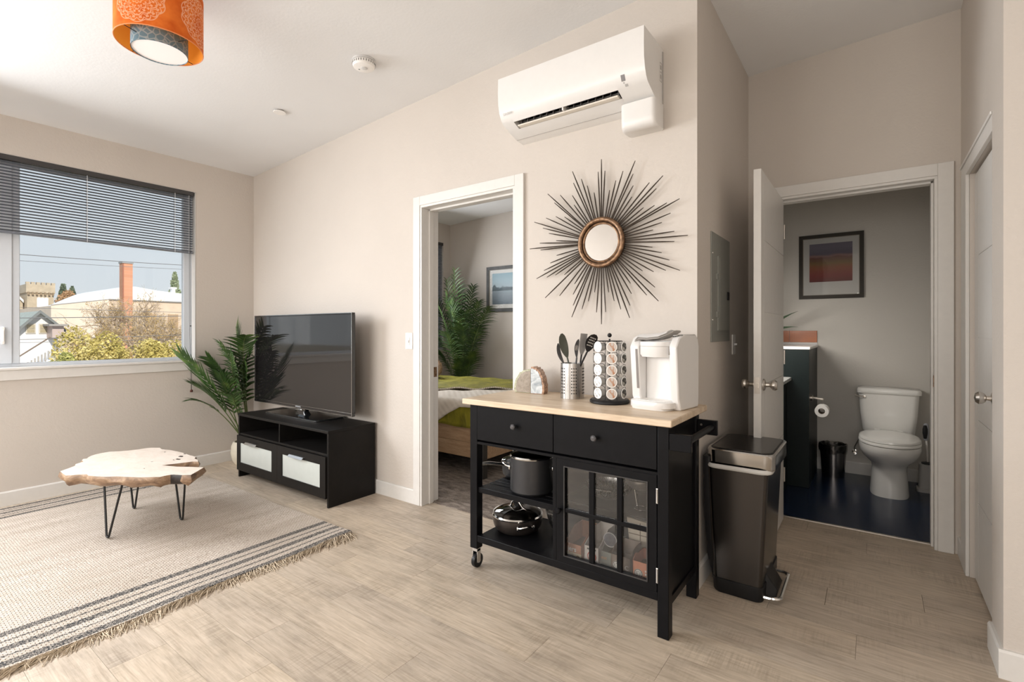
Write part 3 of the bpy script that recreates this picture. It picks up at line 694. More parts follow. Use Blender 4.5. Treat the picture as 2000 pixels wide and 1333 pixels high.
# air conditioner
def aircon():
    x0, x1 = -1.672, -0.838
    t = thing('air_conditioner', 'white wall air conditioner above the sunburst mirror', 'air conditioner', ((x0+x1)/2, AY, 2.32))
    M_AC = speck('air_conditioner_white', (0.76, 0.745, 0.725), 0.3, 0.01)
    # body profile (y, z) from the wall, over the top, down the curved front
    zt = 2.600
    front = [(2.165, zt), (2.163, 2.52), (2.166, 2.46), (2.176, 2.415), (2.192, 2.383)]
    low = [(2.290, 2.333), (2.34, 2.318), (AY, 2.312)]
    pr = [(AY, zt)] + front + [(2.215, 2.362)] + low
    # body split around the air slot, which is really hollow
    sx0, sx1 = -1.600, -0.985
    full = [(AY, zt)] + front + [(2.212, 2.364)] + low
    b = MB(); b.extrude(full, 'x', x0, sx0); b.extrude(full, 'x', sx1, x1)
    upper = [(AY, zt)] + front + [(2.212, 2.364), (2.24, 2.395), (2.33, 2.43), (AY, 2.43)]
    b.extrude(upper, 'x', sx0, sx1)
    b.extrude([(2.262, 2.343), (2.290, 2.333), (2.34, 2.318), (AY, 2.312), (AY, 2.345), (2.30, 2.352)], 'x', sx0, sx1)
    body = mk('body', b, M_AC, t, angle=25)
    dk = speck('air_slot_dark', (0.010, 0.009, 0.009), 0.5, 0.1)
    mk('slot_interior', MB().box(sx0, sx1, 2.335, 2.34, 2.345, 2.43), dk, t, smooth=False)
    fins = MB()
    n = 15
    for k in range(n):
        xx = sx0+(sx1-sx0)*(k+0.5)/n
        b = len(fins.v); fins.box(-0.0012, 0.0012, -0.022, 0.022, -0.013, 0.013); fins.xform(Matrix.Translation((xx, 2.270, 2.376)) @ Matrix.Rotation(R(15), 4, 'Z') @ Matrix.Rotation(R(25), 4, 'X'), b)
    fins.box(sx0, sx1, 2.262, 2.265, 2.372, 2.376)
    mk('fins', fins, speck('fin_grey', (0.20, 0.19, 0.18), 0.5), t, kind='stuff', smooth=False)
    fl = MB().extrude([(2.232, 2.352), (2.236, 2.346), (2.292, 2.3445), (2.294, 2.349), (2.262, 2.360)], 'x', sx0+0.012, sx1-0.012)
    mk('flap', fl, speck('flap_cream', (0.74, 0.69, 0.61), 0.35), t)
    mk('centre_bar', MB().box(-1.296, -1.288, 2.215, 2.30, 2.350, 2.384), M_AC, t)
    mk('seam', MB().box(x0+0.002, x1-0.002, 2.338, 2.342, 2.3165, 2.3195), speck('seam_grey', (0.42, 0.40, 0.38), 0.6), t)
    # receiver window, buttons and the small maker's word on the front
    def onfront(b0, b1, u0, u1, mat, nm, lift=0.0008):
        a, c = Vector((0, front[3][0], front[3][1])), Vector((0, front[4][0], front[4][1]))
        c2 = Vector((0, 2.212, 2.364)); L1 = (c-a).length; L2 = (c2-c).length
        def pt(u):
            d = u*(L1+L2)
            return a+(c-a)*(d/L1) if d < L1 else c+(c2-c)*((d-L1)/L2)
        p, q = pt(u0), pt(u1); nrm = (q-p).cross(Vector((1, 0, 0))).normalized()
        if nrm.y > 0: nrm = -nrm
        vs = []
        for s_ in (lift, 0.0001):
            for (xx, r_) in ((b0, p), (b1, p), (b1, q), (b0, q)): vs.append((xx, (r_+nrm*s_).y, (r_+nrm*s_).z))
        mk(nm, MB().add(vs, [(0, 1, 2, 3), (7, 6, 5, 4), (0, 4, 5, 1), (1, 5, 6, 2), (2, 6, 7, 3), (3, 7, 4, 0)]), mat, t, smooth=False)
    onfront(-0.957, -0.937, 0.05, 0.50, speck('receiver_grey', (0.20, 0.19, 0.19), 0.4), 'receiver_window')
    onfront(-0.945, -0.930, 0.74, 0.94, speck('button_grey', (0.45, 0.44, 0.43), 0.4), 'button')
    onfront(-0.950, -0.944, 0.56, 0.68, speck('button_grey', (0.45, 0.44, 0.43), 0.4), 'indicator')
    tx = text_mb('DAIKIN', 0.018, 0.0003); tx.xform(Matrix.Translation((-1.615, 2.1765, 2.402)) @ Matrix.Rotation(R(24), 4, 'X'))
    mk('lettering', tx, speck('logo_grey', (0.50, 0.48, 0.46), 0.5), t, smooth=False)
    lb = MB()
    for (a, b_, c, d) in ((2.372, 2.397, 2.52, 2.523), (2.372, 2.397, 2.475, 2.478), (2.372, 2.397, 2.43, 2.433), (2.372, 2.374, 2.43, 2.523), (2.395, 2.397, 2.43, 2.523), (2.377, 2.391, 2.49, 2.51), (2.378, 2.390, 2.445, 2.465)):
        lb.box(x1, x1+0.0006, a, b_, c, d)
    mk('rating_label', lb, speck('label_ink', (0.40, 0.38, 0.36), 0.6), t, smooth=False)
    mk('back_plate', MB().box(x0+0.01, x1+0.004, AY-0.008, AY, 2.33, 2.585), speck('backplate_grey', (0.40, 0.38, 0.36), 0.5), t)
    # condensate pump cover under the right end
    pc = []
    for (z, s_) in ((2.318, 1.0), (2.25, 1.0), (2.215, 0.97), (2.200, 0.88), (2.196, 0.7)):
        o = rrect(0.175, 0.135*s_, 0.022, 5, -0.915, AY-0.0675*s_-0.0)
        pc.append([(x, y_, z+(0.06*(y_-2.34) if z < 2.3 else 0)) for x, y_ in o])
    mk('pump_cover', MB().loft(pc), M_AC, t, angle=50)
aircon()

# sunburst mirror
def sunburst():
    c = (-1.150, AY-0.035, 1.676)
    t = thing('sunburst_mirror', 'round bronze framed sunburst mirror with dark metal rays', 'mirror', c)
    tips = [(573,42),(549,133),(598,125),(817,52),(729,127),(802,147),(677,195),(632,265),(1018,160),(920,210),(970,253),(803,232),(793,313),(1138,327),(1046,357),(957,375),(877,392),(1073,431),(1010,499),(946,553),(1100,563),(1198,592),(1100,637),(941,678),(1008,718),(1064,771),(1140,846),(1038,846),(950,856),(870,850),(960,968),(985,1068),(900,1025),(783,940),(790,1015),(780,1100),(777,1190),(713,1128),(665,1068),(625,1005),(603,1148),(573,1236),(537,1150),(523,1005),(478,1070),(432,1127),(358,1185),(368,1100),(368,1020),(378,945),(270,1030),(166,1045),(305,877),(240,880),(178,896),(104,906),(158,847),(203,793),(249,738),(133,699),(55,690),(127,649),(246,631),(193,578),(150,540),(88,497),(173,467),(243,456),(306,459),(233,357),(185,293),(275,301),(362,303),(375,372),(363,130),(428,185),(371,214),(470,233),(520,283)]
    for (a, b) in tips:
        p = Vector(PY(1020+a/3.703, 300+b/3.703, AY-0.03)); q = Vector((c[0], AY-0.03, c[2]))
        d = (p-q).normalized(); s_ = q+d*0.10+Vector((0, -0.004, 0))
        m_ = s_+(p-s_)*0.8
        mk('ray', MB().tube([s_, m_, p], [0.0034, 0.0034, 0.0018], 6), M_SPIKE, t)
    pr = []
    for k in range(14):
        a = 2*pi*k/14; pr.append((0.121+0.0125*cos(a), -0.010+0.012*sin(a)))
    n = 48; vs = []; fs = []
    for (r, h) in pr:
        for k in range(n):
            a = 2*pi*k/n; vs.append((c[0]+r*cos(a), c[1]+h, c[2]+r*sin(a)))
    for i in range(14):
        j = (i+1) % 14
        for k in range(n): fs.append((i*n+k, j*n+k, j*n+(k+1) % n, i*n+(k+1) % n))
    mk('ring', MB().add(vs, fs), M_BRONZE, t)
    mk('inner_ring', MB().tube([(c[0]+0.101*cos(2*pi*k/48), c[1]-0.006, c[2]+0.101*sin(2*pi*k/48)) for k in range(48)], 0.006, 8, True), M_BRONZE, t)
    mk('mirror_glass', MB().lathe([(0.0, 0.0), (0.100, 0.0), (0.100, 0.004), (0.0, 0.004)], (c[0], c[1]-0.004, c[2]), 48, 'y', caps=False), M_MIRROR, t)
    mk('backing', MB().lathe([(0.118, 0.0), (0.118, 0.03)], (c[0], c[1]+0.003, c[2]), 36, 'y'), M_SPIKE, t)
sunburst()

# ================================================================== TV CONSOLE, TELEVISION
def console():
    x0, x1, y0, y1, zt = -4.272, -3.0, 1.994, 2.385, 0.528
    t = thing('tv_console', 'low black-brown media console with two frosted glass drawer fronts', 'tv stand', ((x0+x1)/2, (y0+y1)/2, 0))
    k = 0.016
    mk('top', MB().box(x0-0.004, x1+0.002, y0-0.004, y1, zt-0.020, zt), M_BLACKWOOD, t, bev=0.002)
    mk('side_panel', MB().box(x0, x0+0.018, y0, y1, 0, zt-0.020), M_BLACKWOOD, t, bev=0.001)
    mk('side_panel', MB().box(x1-0.018, x1, y0, y1, 0, zt-0.020), M_BLACKWOOD, t, bev=0.001)
    mk('shelf', MB().box(x0+0.018, x1-0.018, y0+0.004, y1-0.01, 0.350, 0.366), M_BLACKWOOD, t, bev=0.001)
    mk('divider', MB().box(-3.648, -3.636, y0+0.006, y1-0.01, 0.366, zt-0.020), M_BLACKWOOD, t, bev=0.001)
    mk('bottom_panel', MB().box(x0+0.018, x1-0.018, y0+0.02, y1-0.01, 0.062, 0.078), M_BLACKWOOD, t)
    mk('back_panel', MB().box(x0+0.018, x1-0.018, y1-0.01, y1-0.004, 0.062, zt-0.020), M_BLACKWOOD, t)
    xs = [(x0+0.0005, -3.6425), (-3.6405, x1-0.020)]
    gl = [(-4.219, -3.722), (-3.573, -3.085)]
    for (a, b), (ga, gb), (ha, hb) in zip(xs, gl, ((-4.100, -3.925), (-3.452, -3.268))):
        z0, z1 = 0.062, 0.350; g0, g1 = 0.128, 0.290
        d = MB().box(a, b, y0-0.012, y0+0.002, z0, g0).box(a, b, y0-0.012, y0+0.002, g1, z1-0.002).box(a, ga, y0-0.012, y0+0.002, g0, g1).box(gb, b, y0-0.012, y0+0.002, g0, g1)
        dr = mk('drawer', d, M_BLACKWOOD, t, smooth=False)
        mk('glass_panel', MB().box(ga, gb, y0-0.006, y0-0.003, g0, g1), M_FROST, dr, smooth=False)
        hp = [(y0-0.012, 0.306), (y0-0.012, 0.309), (y0-0.026, 0.311), (y0-0.040, 0.297), (y0-0.038, 0.295), (y0-0.025, 0.307)]
        mk('handle', MB().extrude(hp, 'x', ha, hb), pbr('brushed_aluminium_pull', (0.70, 0.69, 0.68), 0.32, 1.0), dr, smooth=False)
console()
def television():
    x0, x1, z0, z1, yf = -4.418, -3.027, 0.592, 1.346, 2.200
    t = thing('television', 'black flat-screen television on a glossy stand', 'television', (-3.72, 2.24, 0.528))
    b = 0.013
    mk('bezel', MB().box(x0, x1, yf, yf+0.03, z1-b, z1).box(x0, x1, yf, yf+0.03, z0, z0+0.026).box(x0, x0+b, yf, yf+0.03, z0+0.026, z1-b).box(x1-b, x1, yf, yf+0.03, z0+0.026, z1-b), pbr('glossy_black_plastic', (0.008, 0.008, 0.009), 0.12, coat=0.6), t, bev=0.003)
    mk('screen', MB().box(x0+b, x1-b, yf+0.004, yf+0.012, z0+0.026, z1-b), M_SCREEN, t, smooth=False)
    mk('edge_trim', MB().box(x0+0.002, x1-0.002, yf-0.0012, yf, z0+0.002, z0+0.004).box(x0+0.002, x1-0.002, yf-0.0012, yf, z0+0.024, z0+0.0255).box(x0+0.001, x0+0.003, yf-0.001, yf, z0+0.004, z1-0.002).box(x0+0.003, x1-0.001, yf-0.001, yf, z1-0.003, z1-0.001).box(x1-0.003, x1-0.001, yf-0.001, yf, z0+0.004, z1-0.003), M_CHROME, t, smooth=False)
    mk('back_shell', MB().loft([[(x, yf+0.03, z) for x, z in ((x0+.004, z0+.004), (x1-.004, z0+.004), (x1-.004, z1-.004), (x0+.004, z1-.004))], [(x, yf+0.045, z) for x, z in ((x0+.02, z0+.02), (x1-.02, z0+.02), (x1-.02, z1-.02), (x0+.02, z1-.02))], [(x, yf+0.062, z) for x, z in ((x0+.22, z0+.05), (x1-.22, z0+.05), (x1-.22, z1-.16), (x0+.22, z1-.16))]]), M_BLKPLA, t, angle=20)
    cx = -3.722
    tx = text_mb('SAMSUNG', 0.017, 0.0003); tx.xform(Matrix.Translation((cx, yf-0.0015, z0+0.014)))
    mk('lettering', tx, speck('logo_silver', (0.60, 0.62, 0.64), 0.4), t, smooth=False)
    o = rrect(0.74, 0.255, 0.02, 5, cx, 2.250)
    mk('stand_base', MB().extrude(o, 'z', 0.528, 0.540), pbr('glossy_black_stand', (0.012, 0.014, 0.016), 0.06, coat=1.0), t, bev=0.002)
    mk('base_trim', MB().box(cx-0.35, cx+0.35, 2.1205, 2.1225, 0.530, 0.539), M_CHROME, t)
    mk('neck', MB().loft([rrect3(0.16, 0.06, 0.02, cx, 2.245, 0.540), rrect3(0.10, 0.05, 0.015, cx, 2.245, 0.565), rrect3(0.12, 0.045, 0.015, cx, 2.245, 0.62)]), pbr('glossy_black_neck', (0.010, 0.011, 0.013), 0.1, coat=1.0), t)
    mk('neck_cap', MB().box(cx-0.05, cx+0.05, 2.198, 2.232, 0.572, 0.590), M_CHROME, t, bev=0.004)
def rrect3(w_, h_, r, cx, cy, z, n=5): return [(a, b, z) for a, b in rrect(w_, h_, r, n, cx, cy)]
television()

# ================================================================== PALMS
def frond(mb_s, mb_l, base_, tip, sag, n=16, ll=0.16, wmax=0.017, fold=0.9, start=0.25, rnd=random, droop=0.35, up=(0, 0, 1), taper=True, clampf=None):
    b, t = Vector(base_), Vector(tip); mid = (b+t)/2+Vector(sag)
    P = []
    for i in range(21):
        u = i/20; P.append(b*(1-u)**2+mid*2*u*(1-u)+t*u*u)
    mb_s.tube(P, [0.0055*(1-0.75*i/20) for i in range(21)], 6)
    for i in range(n):
        u = start+(1-start)*(i+0.5)/n
        k = min(19, int(u*20)); f = u*20-k; p = P[k]*(1-f)+P[k+1]*f
        d = (P[k+1]-P[k]).normalized()
        side = d.cross(Vector(up))
        if side.length < 0.2: side = d.cross(Vector((0.3, 1, 0.2)))
        side.normalize(); nrm = side.cross(d).normalized()
        wm_ = wmax*1.25; L = ll*(0.45+0.55*sin(pi*min(1, (u-start)/(1-start)*0.85+0.15)))*rnd.uniform(0.85, 1.12)
        for s_ in (-1, 1):
            a = fold*(1-0.45*(u-start)/(1-start))*rnd.uniform(0.9, 1.1)
            dir_ = (d*cos(a)+side*s_*sin(a)+nrm*0.15).normalized()
            wdir = dir_.cross(nrm).normalized(); prev = None; vs = []; pc = p.copy(); dd = dir_.copy()
            m = 4
            for j in range(m+1):
                v_ = j/m; ww = wm_*(0.35+0.65*sin(pi*min(1, v_*0.8+0.2)))*(1 if v_ < 0.99 else 0.08)*(1-v_*v_*0.55)/2
                if j == m: ww = 0.0006
                vs += [pc-wdir*ww+nrm*ww*0.45, pc, pc+wdir*ww+nrm*ww*0.45]
                dd = (dd+Vector((0, 0, -1))*droop*0.25).normalized(); pc = pc+dd*(L/m)
                if clampf: pc = clampf(pc)
            fs = []
            for j in range(m): fs += [(3*j, 3*j+1, 3*j+4, 3*j+3), (3*j+1, 3*j+2, 3*j+5, 3*j+4)]
            mb_l.add(vs, fs)
def potted_palm(label, loc, pot_r, pot_h, fronds, nm='potted_palm', cl=None, pot_mat=None, **kw):
    t = thing(nm, label, 'plant', loc); x, y_, z = loc
    mk('pot', MB().lathe([(pot_r*0.72, 0.0), (pot_r*0.90, pot_h*0.18), (pot_r, pot_h*0.5), (pot_r*0.96, pot_h*0.82), (pot_r*0.84, pot_h), (pot_r*0.74, pot_h), (pot_r*0.78, pot_h*0.85), (0.0, pot_h*0.84)], loc, 32), pot_mat or M_POT, t)
    mk('soil', MB().lathe([(0.0, pot_h*0.88), (pot_r*0.76, pot_h*0.86)], loc, 24, caps=False), M_SOIL, t)
    rn = random.Random(11)
    for fr_ in fronds:
        s_, l_ = MB(), MB()
        k2 = dict(kw); k2.update(fr_[2] if len(fr_) > 2 else {})
        base_ = k2.pop('base', (x+rn.uniform(-.03, .03), y_+rn.uniform(-.03, .03), z+pot_h*0.86))
        frond(s_, l_, base_, fr_[0], fr_[1], rnd=rn, clampf=cl, **k2)
        st = mk('stem', s_, M_STEM, t); 
        mk('frond', l_, M_LEAF, t, smooth=False)
    return t
def cl_corner(p):
    p.x = max(p.x, LX+0.012); p.y = min(p.y, AY-0.012)
    if p.z < 1.40 and p.x > -4.43 and p.y > 2.165: p.y = 2.165
    if p.z < 0.56 and p.x > -4.30 and p.y > 1.96: p.z = 0.56
    return p
bx_, by_ = -4.650, 2.245
potted_palm('green palm in a cream pot in the corner behind the television', (bx_, by_, 0), 0.130, 0.205, [
    ((-4.70, 1.74, 1.02), (0.10, 0.00, 0.10), dict(n=13, ll=0.26, fold=0.75, droop=-0.3, up=(0, -1, 0.3), start=0.35, wmax=0.024)),
    ((-4.74, 1.84, 0.74), (0.10, -0.02, 0.16), dict(n=12, ll=0.22, fold=0.7, start=0.4, droop=0.1, wmax=0.022)),
    ((-4.50, 2.08, 1.25), (-0.10, 0.02, 0.15), dict(n=22, ll=0.24, fold=1.0, start=0.30, droop=0.7, up=(0.5, 1, 0), wmax=0.021)),
    ((-4.28, 2.06, 1.17), (-0.14, -0.02, 0.40), dict(n=20, ll=0.21, fold=1.05, start=0.35, droop=0.5, wmax=0.018)),
    ((-4.62, 2.00, 1.10), (0.05, 0.10, 0.12), dict(n=18, ll=0.20, fold=0.95, start=0.35, droop=0.6, wmax=0.020)),
    ((-4.70, 1.80, 0.62), (0.05, -0.05, 0.22), dict(n=9, ll=0.15, fold=0.7, start=0.45, droop=0.5, wmax=0.018)),
    ((-4.40, 1.99, 0.68), (0.00, -0.04, 0.24), dict(n=9, ll=0.15, fold=0.8, start=0.5, droop=0.5, wmax=0.018)),
    ((-4.66, 1.93, 0.98), (0.08, 0.0, 0.22), dict(n=17, ll=0.20, fold=0.9, start=0.3, droop=0.2, up=(0, -1, 0.5), wmax=0.020)),
    ((-4.47, 2.02, 1.02), (-0.02, -0.04, 0.20), dict(n=20, ll=0.22, fold=1.0, start=0.25, droop=0.9, up=(0.3, 1, 0.1), wmax=0.018)),
    ((-4.58, 1.98, 0.84), (0.02, -0.04, 0.20), dict(n=16, ll=0.20, fold=0.95, start=0.3, droop=0.6, wmax=0.018)),
    ((-4.44, 2.12, 0.95), (-0.10, 0.0, 0.25), dict(n=15, ll=0.20, fold=0.9, start=0.35, droop=0.7, up=(0.5, 1, 0.1), wmax=0.020)),
], cl=cl_corner)
def cl_bed(p):
    p.x = max(p.x, LX+0.02); p.y = min(p.y, 5.155); return p
tips = []
rn = random.Random(5)
fl_ = []
for (u, v, yy, sg, L, fo) in ((888, 528, 4.78, (-0.05, 0.0, 0.10), 0.30, 0.95), (872, 548, 4.80, (-0.02, 0, 0.12), 0.28, 0.95), (955, 600, 4.66, (0.02, 0.0, 0.42), 0.22, 1.0), (935, 590, 4.85, (0.02, 0.0, 0.36), 0.22, 1.0),
        (856, 600, 4.70, (0.0, 0.0, 0.3), 0.28, 0.9), (846, 575, 4.8, (0.1, 0, 0.3), 0.28, 0.9), (905, 640, 4.7, (0.0, 0.0, 0.25), 0.24, 0.9), (868, 650, 4.6, (0, 0, 0.3), 0.26, 0.9),
        (922, 690, 4.75, (0, 0, 0.15), 0.22, 0.8), (900, 705, 4.75, (0, 0, 0.1), 0.2, 0.8), (850, 680, 4.75, (0, 0, 0.2), 0.24, 0.8), (880, 590, 4.72, (0.05, 0, 0.2), 0.3, 0.95), (925, 560, 4.9, (0.0, 0.0, 0.35), 0.24, 1.0), (908, 610, 4.75, (0.0, 0.0, 0.35), 0.24, 1.0), (935, 640, 4.85, (0.0, 0.0, 0.3), 0.22, 0.95), (870, 575, 4.75, (0.0, 0, 0.3), 0.26, 1.0), (895, 665, 4.8, (0.0, 0.0, 0.25), 0.24, 0.9), (840, 640, 4.7, (0, 0, 0.3), 0.26, 0.9), (898, 560, 4.9, (0, 0, 0.15), 0.26, 0.95)):
    p = PY(u, v, yy); fl_.append((p, sg, dict(ll=L, fold=fo, n=19, start=0.40, droop=0.9, wmax=0.017)))
potted_palm('tall palm in the bedroom corner beyond the bed', (-4.42, 4.92, 0.006), 0.15, 0.28, fl_, nm='potted_palm', cl=cl_bed)

# ================================================================== RUG AND COFFEE TABLE
def rug():
    x0, x1, y0, y1 = -4.765, -2.500, -1.30, 1.825
    t = thing('area_rug', 'beige flatwoven rug with dark stripes and a fringed edge', 'rug', ((x0+x1)/2, 0.3, 0))
    nx, ny = 46, 64; rn = random.Random(2)
    def hz(x, y):
        e = max(0, 1-(x1-x)/0.35)
        return 0.011+0.0015*sin(x*9+y*5)+e*e*(0.010*max(0, sin(y*3.7+1.2))+0.006*max(0, sin(y*8.1)))
    def ex(y): return 0.022*sin(y*3.1+0.6)+0.010*sin(y*9.0)
    vs, fs = [], []
    for j in range(ny+1):
        for i in range(nx+1):
            y_ = y0+(y1-y0)*j/ny; fx = i/nx; x = x0+(x1-x0)*fx+ex(y_)*max(0, (fx-0.8)/0.2)*0.6
            vs.append((x, y_+0.006*sin(x*6), hz(x, y_)))
    m_ = len(vs)
    vs += [(x, y_, 0.001) for x, y_, z in vs]
    W = nx+1
    for j in range(ny):
        for i in range(nx): a = j*W+i; fs.append((a, a+1, a+W+1, a+W)); fs.append((m_+a, m_+a+W, m_+a+W+1, m_+a+1))
    for i in range(nx): fs.append((m_+i, m_+i+1, i+1, i)); a = ny*W+i; fs.append((a, a+1, m_+a+1, m_+a))
    for j in range(ny): a = j*W; fs.append((a, a+W, m_+a+W, m_+a)); a = j*W+nx; fs.append((m_+a, m_+a+W, a+W, a))
    mk('weave', MB().add(vs, fs), M_RUG, t, angle=60)
    f = MB()
    y_ = y0
    while y_ < y1-0.004:
        for q in range(2):
            L = rn.uniform(0.055, 0.095); a = rn.gauss(-0.75, 0.26)+0.35*sin(y_*11); r_ = rn.uniform(0.0009, 0.0019)
            xx = x1+ex(y_)*0.6-0.006; h0 = hz(x1, y_)*rn.uniform(0.3, 1.0)
            p0 = Vector((xx, y_+rn.uniform(-.003, .003), h0)); p1 = p0+Vector((cos(a)*L*0.5, sin(a)*L*0.5, 0)); p1.z = max(0.003, h0*0.8+rn.uniform(-.002, .006))
            a2 = a+rn.gauss(0, 0.35); p2 = p1+Vector((cos(a2)*L*0.55, sin(a2)*L*0.55, 0)); p2.z = 0.002
            f.tube([p0, p1, p2], [r_, r_*1.1, r_*0.7], 4)
        y_ += 0.0044
    mk('fringe', f, M_FRINGE, t, kind='stuff', smooth=False)
rug()

def coffee_table():
    zt = 0.402; th = 0.062
    pts = [(208,450),(240,478),(270,497),(330,494),(400,487),(498,483),(515,498),(600,506),(700,510),(820,506),(950,512),(1060,516),(1150,515),(1290,512),(1350,498),(1405,488),(1440,486),(1530,492),(1625,490),(1700,448),(1765,408),(1640,403),(1480,400),(1310,385),(1460,368),(1590,352),(1640,345),(1705,345),(1700,325),(1665,312),(1680,296),(1650,285),(1610,275),(1560,256),(1500,240),(1400,220),(1310,212),(1290,195),(1210,195),(1150,198),(1050,214),(950,225),(850,234),(750,238),(670,250),(600,265),(550,280),(510,300),(500,312),(460,316),(442,332),(462,345),(375,373),(370,390),(300,418)]
    top = [PZ(80+a/5.553, 840+b/5.553, zt) for a, b in pts]
    n = len(top); rn = random.Random(4)
    cx = sum(p[0] for p in top)/n; cy = sum(p[1] for p in top)/n
    t = thing('coffee_table', 'live-edge wood slab coffee table on black hairpin legs', 'coffee table', (cx, cy, 0))
    def ring(z, off):
        o = []
        for i in range(n):
            p = Vector(top[i][:2]); a = Vector(top[i-1][:2]); b = Vector(top[(i+1) % n][:2]); d = (b-a)
            nn = Vector((d.y, -d.x)); nn = nn.normalized() if nn.length > 1e-6 else Vector((0, 0))
            q = p+nn*off*(1+0.5*sin(i*2.3)); o.append((q.x, q.y, z+0.004*sin(i*1.7) if z < zt-0.004 else z))
        return o
    # orientation of the outline decides which side is outwards
    ar = sum(top[i-1][0]*top[i][1]-top[i][0]*top[i-1][1] for i in range(n)); s_ = 1 if ar > 0 else -1
    secs = [ring(zt-th, -0.030*s_), ring(zt-th*0.8, -0.006*s_), ring(zt-th*0.45, 0.010*s_), ring(zt-0.006, 0.003*s_), ring(zt, 0.0)]
    vs = [p for q in secs for p in q]; fs = []; mi = []
    b = MB()
    for i in range(len(secs)-1):
        for k in range(n): fs.append((i*n+k, i*n+(k+1) % n, (i+1)*n+(k+1) % n, (i+1)*n+k))
    b.add(vs, fs, 1); b.m = [2 if (q_ % n) in (15, 16) else 1 for q_ in range(len(fs))]; b.add(secs[0], [tuple(range(n))[::-1]], 1); b.add(secs[-1], [tuple(range(n))], 0)
    sl = mk('slab', b, [M_SLAB, M_BARK, speck('hollow_shade', (0.022, 0.015, 0.012), 0.55, 0.6, 60)], t, angle=55)  # shade of a hollow put into the bark colour, nothing cut out
    hb = MB()
    for (a, c_, r1, r2) in ((1520, 290, .030, .012), (1490, 320, .022, .010), (1560, 262, .016, .006), (1345, 243, .007, .005), (1205, 347, .005, .010), (1120, 422, .008, .004), (1440, 328, .014, .003)):
        p = PZ(80+a/5.553, 840+c_/5.553, zt)
        o = [(p[0]+r1*cos(2*pi*k/11)*rn.uniform(.5, 1.3), p[1]+r2*sin(2*pi*k/11)*rn.uniform(.5, 1.3)) for k in range(11)]
        hb.add([(x, y_, zt+0.0006) for x, y_ in o], [tuple(range(11))])
    mk('knot_holes', hb, speck('dark_knot', (0.035, 0.022, 0.016), 0.6, 0.3), t, kind='stuff', smooth=False)
    def leg(foot, a, b):
        f_ = Vector(foot); A = Vector(a); B = Vector(b); P = [A]
        d1 = (A-f_); d2 = (B-f_)
        P.append(f_+d1*0.06+Vector((0, 0, 0)))
        w_ = (A-B); w_.z = 0; w_.normalize()
        for k in range(7):
            an = pi*k/6; P.append(Vector((f_.x, f_.y, 0.0345))+w_*0.014*cos(an)+Vector((0, 0, -0.010*sin(an)-0.005)))
        P.pop(1)
        P.append(B)
        b_ = MB().tube([tuple(p) for p in P], 0.0058, 8)
        c_ = (A+B)/2; b_.box(c_.x-0.05, c_.x+0.05, c_.y-0.025, c_.y+0.025, zt-th-0.003, zt-th+0.004)
        mk('leg', b_, M_BLKMET, t)
    zl = zt-th+0.004
    leg((-3.572, 0.939, 0.012), PY_at(203, 0.955, zl), PY_at(240, 0.985, zl))
    leg((-4.021, 1.199, 0.012), PY_at(250, 1.18, zl), PY_at(276.5, 1.20, zl))
    leg((-3.537, 1.304, 0.012), PY_at(340, 1.27, zl), PY_at(362.5, 1.29, zl))
def PY_at(u, y_, z):
    d = ray(u); t_ = y_/d[1]; return (d[0]*t_, y_, z)
coffee_table()

